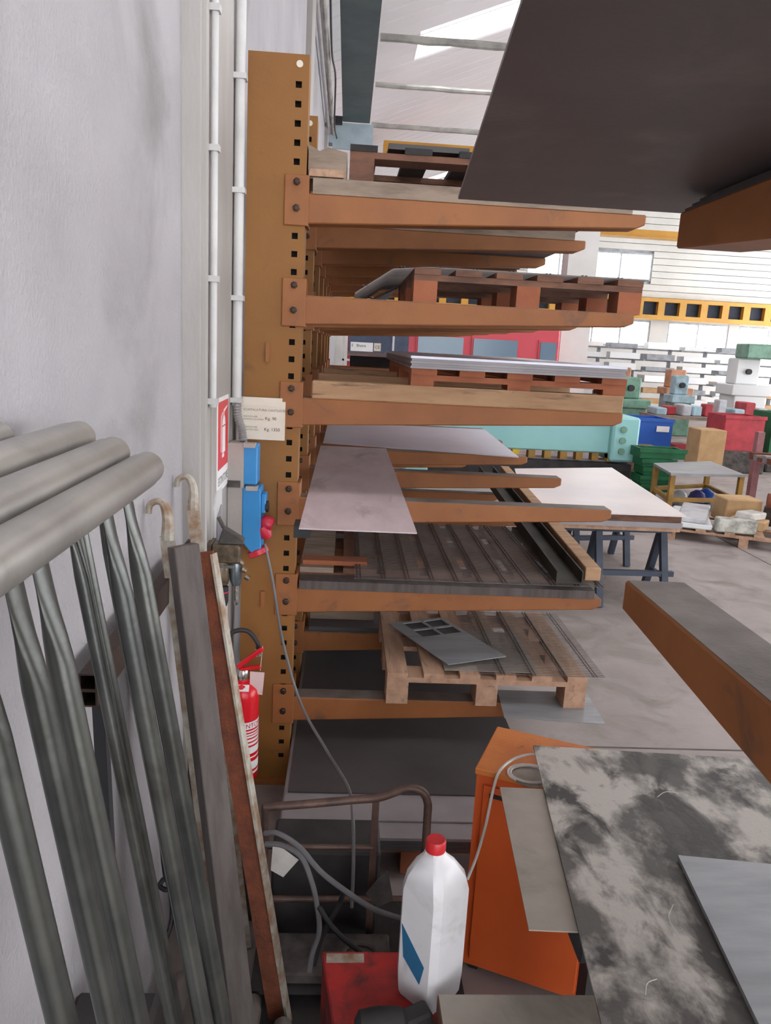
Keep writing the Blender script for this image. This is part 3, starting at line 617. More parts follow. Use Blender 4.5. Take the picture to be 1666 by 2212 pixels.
# grey plank + rusty angle bar
q0, q1 = at(396, 1178, 'y', 1.74), at(520, 2212, 'y', 1.62); dd = (q1-q0); q1 = q0 + dd*((q0.z-.004)/-dd.z)
MB().bar(q0, q1, .036, .064, (.75, .66, .1)).build('plank', 'grey_wood', bevel=.002, label='grey weathered plank leaning between the frames and the rusty angle bar', cat='plank')
q0, q1 = at(438, 1192, 'y', 1.98), at(602, 2200, 'y', 1.80); dd = (q1-q0); q1 = q0 + dd*((q0.z-.004)/-dd.z)
t = thing('angle_bar', 'long rusty angle iron leaning against the wall beside the extinguisher', 'angle bar', q1)
MB().bar(q0, q1, .006, .058, (1, -.2, .1)).build('rusty_flange', 'rust', t)
nrm = V((.03, -.012, .0)); MB().bar(q0+nrm, q1+nrm, .034, .007, (1, -.2, .1)).build('worn_flange', 'rust_edge', t)
# dark profiles in the shade behind the frames
e0 = at(190, 1492, 'x', -.43)
t = thing('black_box_section', 'black twin square steel tube on the wall behind the galvanised frames', 'steel tube', (-.43, e0.y, e0.z-.03))
s_ = .0155
for dz in (s_, -s_):
    mb = MB()
    for (x0, x1, za, zb) in ((-s_, s_, -s_, -s_+.003), (-s_, s_, s_-.003, s_), (-s_, -s_+.003, -s_+.003, s_-.003), (s_-.003, s_, -s_+.003, s_-.003)):
        mb.prism([(e0.x+x0, e0.y, e0.z+dz+za), (e0.x+x1, e0.y, e0.z+dz+za), (e0.x+x1, e0.y, e0.z+dz+zb), (e0.x+x0, e0.y, e0.z+dz+zb)], (0, .95, 0))
    mb.build('tube', 'bolt_dark', t)
for y in (.06, .85): MB().bar((e0.x, e0.y+y, e0.z-.031), (e0.x+.03, e0.y+y, 0), .022, .022).build('post', 'rubber', t)
B(WX+.003, e0.x-s_, e0.y+.4, e0.y+.44, e0.z-.02, e0.z+.02).build('wall_bracket', 'bolt_dark', t)
for i, (y, x0_, ln, lb) in enumerate(((1.62, -.40, 1.15, 'dark flat bar leaning in the shade behind the frames'), (1.72, -.41, 1.25, 'second dark flat bar leaning behind the frames, nearer the plank'))):
    MB().bar((x0_-.04, y, ln), (x0_+.17, y-.02, .003), .012, .07, (0, 1, 0)).build('flat_bar', 'steel_dark', label=lb, cat='steel bar', group='dark bars behind the frames')
T(curve([at(338, 1740, 'y', 1.7), at(350, 1830, 'y', 1.68), at(358, 1895, 'y', 1.66), at(372, 1910, 'y', 1.66), at(358, 1922, 'y', 1.65), at(345, 1912, 'y', 1.66), at(362, 1900, 'y', 1.67), at(372, 1980, 'y', 1.66), at(348, 2060, 'y', 1.6)]), .006, 8).build('knotted_cable', 'rubber', smooth=True, label='black knotted cable hanging behind the galvanised frames', cat='cable')
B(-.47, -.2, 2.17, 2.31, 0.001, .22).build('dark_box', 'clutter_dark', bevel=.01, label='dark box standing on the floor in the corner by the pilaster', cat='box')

B(-.2, .42, 1.0, 2.28, .0008, .006).build('darkening_mat', 'clutter_dark', label='dark mat added to darken the floor under the cart and red box', cat='mat')  # flat dark sheet added only to darken this stretch of floor
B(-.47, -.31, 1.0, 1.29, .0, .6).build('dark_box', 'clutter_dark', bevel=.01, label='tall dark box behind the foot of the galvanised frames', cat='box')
# ================================================================== CART, HOSES, JUG
CY = 2.05
t = thing('hand_cart', 'brown tubular hand cart frame in front of the sheet stack', 'cart', (.06, CY, 0))
T(curve([(-.19, CY, .50), (-.05, CY, .515), (.07, CY, .53), (.15, CY, .54), (.225, CY, .57), (.27, CY, .565), (.293, CY, .53), (.297, CY, .45), (.30, CY, .05)], 8), .0125, 12).build('handle_tube', 'cart_tube', t, smooth=True)
T([(-.185, CY, .505), (-.185, CY, .05)], .0125, 12).build('side_tube', 'cart_tube', t, smooth=True)
B(.13, .15, CY-.006, CY+.006, .04, .535).build('flat_upright', 'cart_tube', t)
T([(-.185, CY, .37), (.14, CY, .372)], .008, 10).build('cross_bar', 'cart_tube', t, smooth=True); T([(-.185, CY, .19), (.30, CY, .195)], .010, 10).build('cross_bar', 'cart_tube', t, smooth=True)
B(-.2, .31, 1.84, 2.06, .05, .062).build('platform', 'clutter_dark', t)
for x in (-.18, .29): MB().lathe([(.008, -.015), (.048, -.013), (.048, .013), (.008, .015)], (x, CY+.02, .049), 16, (1, 0, 0)).build('wheel', 'rubber', t, smooth=True)
t = thing('greasy_machine_base', 'greasy dark cast base with a round opening behind the cart', 'machine part', (.02, 1.95, .062))
B(-.15, .2, 1.86, 2.02, .063, .10).build('base', 'grime', t, bevel=.006); MB().tube([(.11+.05*math.cos(a*.2618), 1.93+.04*math.sin(a*.2618), .105) for a in range(25)], .008, 6).build('ring', 'grime', t)
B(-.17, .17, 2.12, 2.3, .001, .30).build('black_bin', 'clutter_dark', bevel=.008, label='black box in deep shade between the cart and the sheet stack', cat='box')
p = [at(590, 1818, 'y', 2.0), at(645, 1858, 'y', 2.0), at(612, 1895, 'y', 1.98), at(585, 1880, 'y', 1.98)]
MB().prism(p, (0, .002, 0)).build('paper_sheet', 'paper', label='loose piece of pale paper hanging on the cart frame', cat='paper')
p = [at(838, 1880, 'y', 2.02), at(850, 1945, 'y', 2.0), at(815, 1960, 'y', 2.0), at(790, 1930, 'y', 2.02), at(820, 1895, 'y', 2.02)]
MB().prism(p, (0, .002, 0)).build('plastic_bag', 'grime', label='crumpled grey plastic scrap behind the flat upright of the cart', cat='plastic')
for i, (pp, m_, lb) in enumerate((
    ([(572, 1800, 1.95), (600, 1800, 1.93), (645, 1828, 1.9), (690, 1880, 1.86), (740, 1920, 1.82), (800, 1960, 1.78), (845, 1978, 1.74), (880, 1988, 1.72)], 'hose_grey', 'upper pale hose looping from the angle bar towards the jug'),
    ([(574, 1823, 1.95), (610, 1826, 1.93), (650, 1850, 1.9), (672, 1900, 1.88), (684, 1950, 1.86), (690, 2010, 1.84), (675, 2060, 1.8), (668, 2100, 1.78)], 'hose_grey', 'lower pale hose curving down beside the red box'),
    ([(742, 1920, 1.9), (735, 1950, 1.9), (710, 1995, 1.88), (690, 2040, 1.86), (678, 2085, 1.84)], 'rubber', 'short black hose hanging under the cart'),
    ([(690, 1960, 1.85), (712, 1995, 1.82), (745, 2030, 1.79), (785, 2060, 1.76)], 'rubber', 'black hose running behind the red box'))):
    T(curve([at(a, b, 'y', c) for a, b, c in pp]), .0075, 8).build('hose', m_, smooth=True, label=lb, cat='hose', group='hoses by the cart')
# red box, jug
zR = .40
t = thing('red_box', 'dirty red metal box standing under the white jug', 'metal box', (.11, 1.5, 0))
MB().prism([(0, 1.60, .05), (.30, 1.60, .05), (.30, 1.30, .05), (.045, 1.30, .05)], (0, 0, zR-.052)).build('body', 'red_dirty', t, bevel=.004)
MB().prism([(-.003, 1.603, zR-.002), (.303, 1.603, zR-.002), (.303, 1.297, zR-.002), (.043, 1.297, zR-.002)], (0, 0, .012)).build('lid', 'red_dirty', t, bevel=.004)
B(.01, .1, 1.565, 1.592, zR+.01, zR+.012).build('worn_patch', 'rust_edge', t)
for x, y in ((.06, 1.33), (.27, 1.33), (.04, 1.56), (.27, 1.56)): B(x-.015, x+.015, y-.015, y+.015, 0, .05).build('foot', 'rubber', t)
t = thing('black_tool', 'black dusty power tool lying on the red box at the bottom edge', 'tool', (.12, 1.36, zR+.01))
MB().lathe([(.02, 0), (.036, .01), (.04, .05), (.036, .1), (.02, .11)], (.075, 1.345, zR+.048), 14, (1, .1, 0)).build('motor', 'clutter_dark', t, smooth=True)
MB().bar((.17, 1.36, zR+.04), (.235, 1.385, zR+.05), .045, .045).build('head', 'clutter_dark', t, bevel=.006); MB().lathe([(.006, 0), (.006, .012)], (.11, 1.31, zR+.05), 8, (0, -1, .2)).build('screw', 'chrome', t)
jc = V((.245, 1.485, zR+.0105)); t = thing('plastic_jug', 'white plastic jug with red cap standing on the red box', 'jug', jc)
def rr(hx, hy, z, ch, sx=0, sy=0): return [(jc.x+sx+a, jc.y+sy+b, jc.z+z) for a, b in ((-hx+ch, -hy), (hx-ch, -hy), (hx, -hy+ch), (hx, hy-ch), (hx-ch, hy), (-hx+ch, hy), (-hx, hy-ch), (-hx, -hy+ch))]
mb = MB(); secs = [rr(.052, .050, 0, .012), rr(.057, .055, .012, .014), rr(.06, .057, .06, .014), rr(.06, .057, .275, .014), rr(.054, .052, .31, .016, -.002), rr(.036, .036, .345, .014, -.008), rr(.022, .022, .362, .009, -.012), rr(.019, .019, .372, .008, -.012)]
for s_ in secs: mb.v += [V(p) for p in s_]
for i in range(len(secs)-1):
    for k in range(8): mb.f.append((i*8+k, i*8+(k+1) % 8, (i+1)*8+(k+1) % 8, (i+1)*8+k))
mb.f += [tuple(range(7, -1, -1)), tuple(range((len(secs)-1)*8, len(secs)*8))]
RM = Matrix.Translation(jc) @ Matrix.Rotation(math.radians(44), 4, 'Z') @ Matrix.Translation(-jc); mb.tf(RM)
jb = mb.build('body', 'jug', t, smooth=True)
cp = RM @ (jc+V((-.012, 0, .372))); c_ = MB().lathe([(.022, 0), (.0225, .004), (.0225, .022), (.02, .026)], cp, 20).build('cap', 'jug_cap', t, smooth=True)
MB().prism([jc+V((-.0608, -.02, .07)), jc+V((-.0608, .03, .11)), jc+V((-.0608, .04, .19)), jc+V((-.0608, -.03, .12))], (-.0006, 0, 0)).tf(RM).build('label_sticker', 'jug_label', t)
# ================================================================== ORANGE CABINET, BENCH WITH SHEETS, BOARD
ct = thing('orange_cabinet', 'orange steel cabinet behind the stack of dusty sheets', 'cabinet', (.42, 1.99, 0))
cw, cdp, chh = .36, .27, .68
def L(x0, x1, y0, y1, z0, z1): return MB().box(x0+.42, x1+.42, y0+1.99, y1+1.99, z0, z1)
L(0, cw, .01, cdp, .02, chh-.02).build('body', 'cabinet_orange', ct); L(-.004, cw+.004, -.004, cdp+.004, chh-.02, chh).build('top', 'cabinet_top', ct, bevel=.003)
dr = L(.025, cw-.02, -.004, .01, .05, chh-.05).build('door', 'cabinet_orange', ct, bevel=.002)
L(.045, .09, -.007, -.004, .60, .612).build('label_slot', 'rubber', dr); L(.3, .31, -.02, -.004, .3, .38).build('handle', 'rubber', dr)
for x in (.02, cw-.05): L(x, x+.03, .02, cdp-.02, 0, .02).build('foot', 'rubber', ct)
ct.rotation_euler.z = math.radians(-24)
zs = .755
for i, (x, y) in enumerate(((.85, 1.6), (1.75, 1.6), (.85, .35), (1.75, .35))): pass
bn = thing('work_bench', 'dark steel bench frame carrying the dusty sheets at lower right', 'bench', (1.25, 1.0, 0))
for x in (.66, 1.75):
    for y in (.56, 1.6): B(x, x+.06, y, y+.06, 0, zs-.06).build('leg', 'steel_dark', bn)
for y in (.56, 1.6): B(.6, 1.85, y, y+.06, zs-.06, zs-.012).build('cross_beam', 'steel_dark', bn)
for x in (.66, 1.75): B(x, x+.06, .62, 1.6, .2, .25).build('stretcher', 'steel_dark', bn)
a, b, c = at(1080, 1700, 'z', zs-.006), at(1143, 2008, 'z', zs-.006), at(1255, 2013, 'z', zs-.006)
quad_sheet(a, b, b+(c-b)*5, a+(c-b)*5+V((0, .0, 0)), .003).build('steel_sheet', 'plate_olive', label='smaller olive grey sheet sticking out under the big dusty sheet', cat='metal sheet', group='sheets on the bench')
a, b, c = at(1152, 1610, 'z', zs), at(1300, 2212, 'z', zs), at(1640, 1640, 'z', zs); b = a+(b-a)*1.3
quad_sheet(a, b, b+(c-a)*2, a+(c-a)*2, .005).build('steel_sheet', 'dusty_plate', label='big dusty scratched steel sheet on the bench at lower right', cat='metal sheet', group='sheets on the bench')
a, b, c = at(1465, 1847, 'z', zs+.012), at(1640, 2212, 'z', zs+.012), at(1666, 1866, 'z', zs+.012); b = a+(b-a)*1.3
quad_sheet(a, b, b+(c-a)*3, a+(c-a)*3, .010).build('steel_sheet', 'plate_light', label='bright grey sheet lying on the big dusty sheet at the right edge', cat='metal sheet', group='sheets on the bench')
for (px, py, an, ln, lb) in ((1420, 1722, .3, .07, 'pale metal shaving nearest the far edge of the big dusty sheet'), (1470, 2030, 1.3, .10, 'long pale metal shaving beside the left edge of the bright grey sheet'), (1395, 2150, .8, .05, 'short pale metal shaving on the dusty sheet near the bottom edge of the picture')):
    p0 = at(px, py, 'z', zs+.003); d = V((math.cos(an), math.sin(an), 0))
    T(curve([p0, p0+d*ln*.5+V((-d.y, d.x, 0))*ln*.15+V((0, 0, .003)), p0+d*ln], 4), .0007, 5).build('metal_shaving', 'clear_hose', label=lb, cat='shaving', group='shavings on the dusty sheet')
t = thing('clear_hose', 'clear plastic hose draped over the corner of the orange cabinet', 'hose', (.45, 1.9, .3))
T(curve([at(1180, 1640, 'z', .705), at(1150, 1630, 'z', .705), at(1110, 1640, 'z', .70), at(1080, 1665, 'z', .695), at(1066, 1705, 'y', 1.95), at(1050, 1780, 'y', 1.94), at(1030, 1850, 'y', 1.93), at(1010, 1900, 'y', 1.9)]), .0042, 8).build('run', 'clear_hose', t, smooth=True)
cc = at(1145, 1672, 'z', .69); T([(cc.x+(.052+.0004*k)*math.cos(k*.35), cc.y+(.04+.0004*k)*math.sin(k*.35), .691) for k in range(30)], .0036, 8).build('coil', 'clear_hose', t, smooth=True)
MB().lathe([(.05, 0), (.052, .004), (.02, .008)], (cc.x, cc.y-.005, .681), 20).build('lid_disc', 'plate_olive', label='dull round lid lying on top of the orange cabinet', cat='lid')
# board at the bottom edge
t = thing('grey_board_box', 'grey topped wooden box at the bottom edge beside the jug', 'box', (.43, 1.2, 0))
B(.25, .62, .85, 1.385, .455, .496).build('lid', 'wood_dark', t); B(.252, .62, .85, 1.383, .496, .50).build('lid_sheet', 'plate_olive', t); B(.315, .615, .86, 1.38, .30, .455).build('body', 'wood_dark', t)
for x in (.32, .58):
    for y in (.87, 1.34): B(x, x+.03, y, y+.03, 0, .30).build('leg', 'wood_dark', t)
B(.50, .60, 1.26, 1.35, zs-.065, zs-.012).build('black_block', 'rubber', bn, bevel=.004)  # plain black block added under the sheet, attached to the bench

# ================================================================== MIDDLE GROUND
t = thing('sheet_table', 'pale sheets laid out on dark steel trestles beyond the rack', 'sheet table', (2.05, 6.4, 0))
TZ = .74; q = [at(1112, 1012, 'z', TZ), at(1322, 1010, 'z', TZ), at(1482, 1114, 'z', TZ), at(1140, 1100, 'z', TZ)]
MB().prism(q, (0, 0, -.012)).build('top_sheet', 'sheet_white', t)
def shrink(q, s, dz): c = sum(q, V())/4; return [c+(p-c)*s+V((0, 0, dz)) for p in q]
MB().prism(shrink(q, .97, -.013), (0, 0, -.05)).build('wood_layer', 'wood_dark', t); MB().prism(shrink(q, .985, -.064), (0, 0, -.04)).build('sheet_pack', 'steel_grey', t); MB().prism(shrink(q, .97, -.105), (0, 0, -.03)).build('wood_base', 'wood', t)
for s0 in (.12, .62):
    a = q[3].lerp(q[0], s0); b = q[2].lerp(q[1], s0); top = TZ-.136
    tr = thing('trestle', ('nearer' if s0 < .5 else 'farther') + ' dark steel trestle under the pale sheets', 'trestle', ((a.x+b.x)/2, (a.y+b.y)/2, 0), 'trestles')
    MB().bar((a.x, a.y, top-.03), (b.x, b.y, top-.03), .06, .06).build('beam', 'trestle_blue', tr)
    for u in (.08, .5, .94):
        c = a.lerp(b, u)
        for sg_ in (-1, 1): MB().bar((c.x, c.y+sg_*.02, top-.06), (c.x, c.y+sg_*.22, 0), .05, .05).build('leg', 'trestle_blue', tr)
        MB().bar((c.x, c.y-.14, .22), (c.x, c.y+.14, .22), .03, .03).build('cross_tie', 'trestle_blue', tr)
    MB().bar((a.x, a.y-.13, .25), (b.x, b.y-.13, .25), .04, .04).build('rail', 'trestle_blue', tr)
# work table with ochre legs
t = thing('steel_table', 'steel topped table on ochre legs in the workshop', 'table', (4.6, 9.8, 0))
q = [at(1412, 1000, 'z', .5), at(1535, 996, 'z', .5), at(1612, 1026, 'z', .5), at(1450, 1022, 'z', .5)]
MB().prism(q, (0, 0, -.03)).build('top', 'plate_light', t); qs = shrink(q, .92, -.03)
for p in qs: MB().bar((p.x, p.y, p.z), (p.x, p.y, 0), .06, .06).build('leg', 'ochre_leg', t)
for i in range(4): MB().bar((qs[i].x, qs[i].y, .16), (qs[(i+1) % 4].x, qs[(i+1) % 4].y, .16), .05, .05).build('rail', 'ochre_leg', t)
for i, (u, v, m_, lb) in enumerate(((.3, .5, 'film', 'white sack lying on the lower shelf of the ochre legged table'), (.6, .5, 'violet', 'violet bag under the ochre legged table'), (.8, .6, 'bin_blue', 'blue bag under the ochre legged table'))):
    p = qs[3].lerp(qs[2], u).lerp(qs[0].lerp(qs[1], u), v); mb = MB()
    mb.lathe([(.05, 0), (.10, .03), (.12, .08), (.09, .16), (.03, .2)], (p.x, p.y, .001 if i else .001), 12); mb.build('sack', m_, smooth=True, label=lb, cat='sack', group='sacks under the table')
t = thing('pipe_stand', 'reddish steel frame with brown profiles behind the table', 'stand', (6.0, 9.4, 0))
for x, y in ((5.4, 8.9), (6.55, 8.9), (5.4, 9.8), (6.55, 9.8)): B(x, x+.09, y, y+.09, 0, 1.0).build('post', 'frame_red', t)
B(5.49, 6.55, 8.92, 8.97, .58, .66).build('beam', 'frame_red', t); B(5.49, 6.55, 9.82, 9.87, .58, .66).build('beam', 'frame_red', t); B(5.3, 6.7, 8.85, 8.9, .3, .38).build('beam', 'frame_red', t)
for k in range(6): B(5.25, 6.85, 9.05+.11*k, 9.13+.11*k, .66, .71+.02*(k % 3)).build('steel_profile', 'rust' if k % 2 else 'steel_grey', label=('rusty' if k % 2 else 'grey') + ' steel profile lying on the reddish stand, row %s from the front' % ('first', 'second', 'third', 'fourth', 'fifth', 'sixth')[k], cat='steel profile', group='profiles on the reddish stand')
# scrap pallet on the right
SC = V((4.35, 7.95, 0)); SA = math.radians(-24)
sp_ = pallet('pallet heaped with scrap at the right edge of the workshop floor', SC.x-.75, SC.x+.75, SC.y-.5, SC.y+.5, 0, .14, 'wood', 'wood', 6, group='pallets of scrap'); sp_.rotation_euler.z = SA
def on(x, y, z): return SC + V((x*math.cos(SA)-y*math.sin(SA), x*math.sin(SA)+y*math.cos(SA), z))
def heap(nm, m_, lb, cat, x, y, z, w_, d_, h_, a=0, sk=.02, bv=.012):
    c, q_ = math.cos(a), math.sin(a)
    pts = [on(x+c*u_*w_/2-q_*v_*d_/2, y+q_*u_*w_/2+c*v_*d_/2, z) for u_, v_ in ((-1, -1), (1, -1), (1, 1), (-1, 1))]
    MB().prism(pts, (sk, sk, h_)).build(nm, m_, bevel=bv, label=lb, cat=cat, group='scrap on the pallet')
heap('white_board', 'profile_white', 'lower long white board at the left side of the scrap pallet', 'board', -.52, 0, .14, .36, 1.0, .05, .05)
heap('white_board', 'film', 'upper long white board at the left side of the scrap pallet', 'board', -.5, .02, .191, .3, .95, .05, -.06)
heap('cardboard_box', 'cardboard', 'open brown cardboard box on the back of the scrap pallet', 'box', -.06, .28, .14, .4, .34, .26, .4)
heap('cardboard_box', 'cardboard', 'flat brown carton in the middle of the scrap pallet', 'box', .05, -.08, .14, .36, .24, .1, -.3)
heap('scrap_bundle', 'scrap_bag', 'tangled pale offcuts at the front of the scrap pallet', 'scrap', -.1, -.39, .14, .4, .17, .13, .2, .04)
heap('scrap_bundle', 'grime', 'dark crumpled scrap beside the brown cylinder', 'scrap', .42, .25, .14, .34, .3, .2, .7, .05)
heap('white_bag', 'sheet_white', 'stuffed white bag at the right front of the scrap pallet', 'bag', .5, -.28, .14, .4, .3, .24, .2, -.03, .04)
heap('scrap_bundle', 'paper', 'white torn packaging on top of the flat carton', 'scrap', .06, -.08, .241, .26, .2, .07, .9, .03)
MB().tube([on(.22, .1, .425), on(.46, .1, .427)], .085, 14).build('rusty_roll', 'rust', smooth=True, label='brown cylinder lying on top of the scrap pallet', cat='cylinder')
# bins and crates
def bin_(nm, lb, cat, x0, x1, y0, y1, z0, z1, m_, group=None):
    t = thing(nm, lb, cat, ((x0+x1)/2, (y0+y1)/2, z0), group); th = .03
    B(x0, x1, y0, y1, z0, z0+th).build('bottom', m_, t)
    for q in ((x0, x1, y0, y0+th), (x0, x1, y1-th, y1), (x0, x0+th, y0+th, y1-th), (x1-th, x1, y0+th, y1-th)): B(*q, z0+th, z1).build('side', m_, t)
    B(x0-.02, x1+.02, y0-.02, y0, z1-.05, z1+.01).build('rim', m_, t); return t
bb = bin_('container', 'large blue plastic container standing on the workshop floor', 'container', 5.1, 5.85, 13.5, 14.3, 0, .82, 'bin_blue'); B(5.55, 5.78, 13.47, 13.48, .6, .7).build('label_card', 'sign_white', bb)
zc = 0
for k in range(5):
    o = ('bottom', 'second from the bottom', 'middle', 'second from the top', 'top')[k]
    bin_('green_crate', 'green crate, %s of the stack before the blue container' % o, 'crate', 4.28-.03*(k % 2)-.08*(k == 4), 4.75-.03*(k % 2)+.1*(k == 4), 10.65, 11.05, zc, zc+.105 + .03*(k == 4), 'crate_green', 'stacked green crates'); zc += .12
bin_('container', 'red container on the right side of the workshop', 'container', 6.55, 7.25, 13, 13.7, .38, .98, 'bin_red'); B(6.5, 7.3, 12.9, 13.75, 0, .38).build('plinth', 'grime', bevel=.02, label='dark plinth under the red container', cat='plinth')
B(5.95, 6.4, 12.6, 13.1, 0.0, .75).build('cardboard_box', 'cardboard', bevel=.01, label='tall brown cardboard box left of the red container', cat='box')
bin_('container', 'dark green container at the far right edge of the workshop', 'container', 7.5, 8.3, 13.2, 13.9, .2, 1.05, 'crate_green')
B(7.5, 8.3, 13.2, 13.9, 0, .2).build('plinth', 'grime', bevel=.02, label='dark plinth under the dark green container', cat='plinth')
# press brake (teal) with yellow tools
t = thing('press_brake', 'long pale teal press machine with a row of yellow tool clamps', 'machine', (3.2, 11.4, 0))
B(1.2, 4.0, 11.3, 11.7, .44, 1.02).build('upper_beam', 'machine_teal', t, bevel=.02); B(3.95, 4.35, 11.15, 11.85, .34, 1.0).build('side_cheek', 'machine_teal', t, bevel=.03); B(.9, 1.25, 11.15, 11.85, 0, 1.0).build('side_cheek', 'machine_teal', t, bevel=.03)
B(1.2, 4.0, 11.28, 11.3, .86, .9).build('ledge', 'machine_teal', t); B(1.2, 4.3, 11.2, 11.8, 0, .3).build('bed', 'clutter_dark', t); B(1.2, 4.2, 11.4, 11.6, .3, .33).build('die', 'steel_grey', t)
for k in range(11): B(1.55+.24*k, 1.65+.24*k, 11.27, 11.42, .33, .44).build('tool_clamp', 'tool_yellow' if k in (4, 10) else 'ochre_leg', t)
for z in (.5, .66, .82): MB().lathe([(.05, 0), (.05, .03)], (4.1, 11.15, z), 10, (0, -1, 0)).build('bolt', 'machine_green', t)
B(4.4, 5.0, 11.7, 12.3, 0, .5).build('steel_crate', 'wood_dark', bevel=.02, label='dark brown crate on the floor behind the green crates', cat='crate')
# red laser machine
t = thing('laser_machine', 'large red machine enclosure with dark windows behind the rack', 'machine', (2.2, 16.5, 0))
B(0, 4.4, 16.2, 18, 0, 2.6).build('enclosure', 'machine_red', t, bevel=.04)
for x0, x1 in ((1.40, 2.42), (2.55, 3.55), (3.95, 4.36)):
    w_ = B(x0, x1, 16.17, 16.2, 1.42, 2.12).build('window_frame', 'machine_red', t); B(x0+.04, x1-.04, 16.15, 16.18, 1.55, 2.08).build('pane', 'machine_glass', w_)
nv = B(.02, 1.25, 16.16, 16.2, 1.62, 2.2).build('navy_panel', 'machine_navy', t)
ns = B(.06, .52, 16.15, 16.16, 1.70, 1.88).build('nameplate', 'sign_white', nv); B(.54, .68, 16.15, 16.16, 1.72, 1.88).build('ce_plate', 'plate_cream', nv)
text('E   Bluera', .075, (.08, 16.149, 1.79), (1, 0, 0), (0, 0, 1), 'print_dark', nv, depth=.002); text('CE', .085, (.56, 16.149, 1.77), (1, 0, 0), (0, 0, 1), 'print_dark', nv, depth=.002)
B(-.1, .95, 15.9, 15.95, 1.5, 1.54).build('handrail', 'conduit', t); B(.9, .94, 15.9, 15.95, 0, 2.3).build('rail_post', 'conduit', t); B(-.1, -.06, 15.9, 15.95, 0, 2.3).build('rail_post', 'conduit', t)
# dark cables / valves to the left of the machine
for k in range(3): MB().lathe([(.05, 0), (.12, .05), (.13, .2), (.06, .3)], (-.2+.02*k, 14.2+.5*k, .0), 10).build('gas_canister', 'machine_green' if k else 'clutter_dark', smooth=True, label=('dark', 'nearer green', 'farther green')[k] + ' canister on the floor along the left wall', cat='canister')
# white pier and racks of profiles far back
t = thing('white_pier', 'white painted pier with a small red notice right of the red machine', 'pier', (5.0, 17.0, 0)); B(4.62, 5.25, 17, 17.5, 0, 5.0).build('shaft', 'white_wall', t); B(5.0, 5.15, 16.99, 17.0, 1.3, 1.5).build('notice', 'sign_red', t)
t = thing('profile_rack', 'storage rack full of long white profiles along the far wall', 'rack', (10.5, 26.5, 0))
RXs = [7.3 + 1.25*i for i in range(8)]
for x in RXs: B(x, x+.1, 26.6, 26.7, 0, 2.35).build('upright', 'profile_grey', t)
for k in range(6):
    z = .35+.36*k; B(7.3, 16.2, 26.55, 26.6, z, z+.05).build('rail', 'profile_grey', t)
    for x in RXs: B(x, x+.06, 25.6, 26.6, z+.0, z+.05).build('arm', 'profile_grey', t)
rows = ('lowest', 'second', 'third', 'fourth', 'fifth', 'top')
for k in range(6):
    for i in range(7):
        z = .35+.36*k+.051; hh = .1+.12*random.random(); dp = random.uniform(.3, .85)
        m_ = random.choice(['profile_white', 'profile_white', 'profile_grey', 'sheet_white', 'cardboard' if k < 2 else 'profile_white'])
        B(7.42+1.25*i, 8.5+1.25*i-.2*random.random(), 25.62, 25.62+dp, z, z+hh).build('profile_bundle', m_, label='bundle of long profiles in bay %s of the %s row of the far rack' % (('one', 'two', 'three', 'four', 'five', 'six', 'seven')[i], rows[k]), cat='profiles', group='profile bundles on the far rack')
# ladder
la, lb_ = at(1545, 895, 'y', 20), at(1612, 790, 'y', 20.5); la = V((la.x, la.y, 0))
t = thing('ladder', 'aluminium ladder leaning in the far part of the workshop', 'ladder', la); off = V((.38, 0, 0))
for o_ in (V(), off): MB().bar(la+o_, lb_+o_+V((0, 0, .2)), .05, .08).build('rail', 'profile_white', t)
for k in range(1, 8): MB().bar(la.lerp(lb_, k/8), la.lerp(lb_, k/8)+off, .035, .035).build('rung', 'profile_white', t)
# workshop clutter: machines and boxes, each with its own place (pixel of its base centre, distance)
def machine(nm, lb, cat, x, y, w_, h_, m_, m2='profile_grey', head=True):
    t = thing(nm, lb, cat, (x, y, 0), 'workshop machines')
    B(x-w_*.4, x+w_*.4, y, y+w_*.8, 0, h_*.55).build('base', m2, t, bevel=.02); B(x-w_/2, x+w_/2, y-.03, y+w_*.85, h_*.55, h_*.68).build('table', m_, t, bevel=.02)
    if head: B(x-w_*.3, x+w_*.3, y+w_*.3, y+w_*.8, h_*.68, h_).build('head', m_, t, bevel=.03); MB().lathe([(.07, 0), (.07, .08)], (x, y+w_*.3, h_*.84), 10, (0, -1, 0)).build('dial', 'rubber', t)
    return t
machine('green_machine', 'green workshop machine behind the blue container', 'machine', 6.2, 16.5, .8, 1.45, 'machine_green', 'machine_green')
machine('orange_machine', 'orange headed machine on a grey base in the far workshop', 'machine', 7.6, 21, .8, 1.6, 'orange_box')
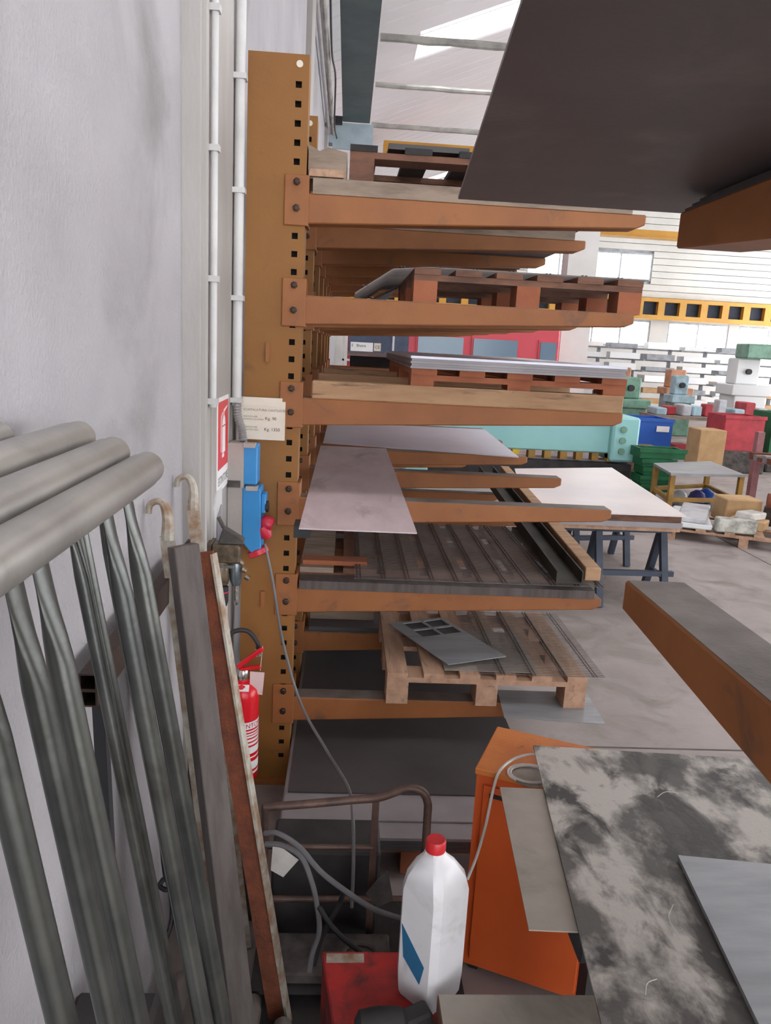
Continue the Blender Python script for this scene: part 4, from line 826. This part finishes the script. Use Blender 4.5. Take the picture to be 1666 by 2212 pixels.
machine('orange_machine', 'second orange headed machine, right of the first', 'machine', 9.6, 22, .8, 1.6, 'orange_box')
wm = machine('white_machine', 'tall white machine with a black dial beside the ladder', 'machine', 9.9, 18.6, 1.0, 2.0, 'profile_white', 'profile_white')
machine('brown_machine', 'big brown cabinet machine at the far right edge', 'machine', 10.5, 16, 1.2, 1.75, 'cardboard', 'wood_old')
machine('teal_drill', 'pale teal column drill in the middle of the far workshop', 'machine', 8.4, 19, .6, 1.5, 'box_lightblue', 'machine_green')
B(9.6, 11.2, 18.5, 19.1, 2.0, 2.35).build('hood', 'machine_green', wm, bevel=.03)
pal = ['box_lightblue', 'cardboard', 'film', 'grime', 'machine_green', 'bin_red', 'steel_grey', 'profile_white']
wt = thing('long_bench', 'long low workbench cluttered with parts in the far workshop', 'bench', (7.7, 15.3, 0))
B(6.1, 9.4, 15, 15.8, .72, .78).build('top', 'wood_old', wt)
for x in (6.2, 7.7, 9.25):
    for y in (15.05, 15.7): B(x, x+.06, y, y+.06, 0, .72).build('leg', 'steel_dark', wt)
ords = ('first', 'second', 'third', 'fourth', 'fifth', 'sixth', 'seventh', 'eighth', 'ninth', 'tenth', 'eleventh', 'twelfth')
cn = {'box_lightblue': 'pale blue', 'cardboard': 'brown', 'film': 'silvery', 'grime': 'dark', 'machine_green': 'green', 'bin_red': 'red', 'steel_grey': 'grey', 'profile_white': 'white'}
for k in range(12):
    x = 6.18+.265*k; h_ = .12+.25*random.random(); m_ = pal[(k*5+k//3) % 8]
    B(x, x+.15+.08*random.random(), 15.1+.2*random.random(), 15.5+.2*random.random(), .781, .781+h_).build('parts_box', m_, bevel=.02, label='%s parts box, %s from the left on the long workbench' % (cn[m_], ords[k]), cat='box', group='boxes on the long workbench')
for k in range(7):
    x = 6.2+.48*k; m_ = pal[(k*3+2) % 8]
    B(x, x+.32, 15.2, 15.65, 0.001, .2+.3*random.random()).build('storage_box', m_, bevel=.02, label='%s storage box, %s from the left under the long workbench' % (cn[m_], ords[k]), cat='box', group='boxes under the long workbench')
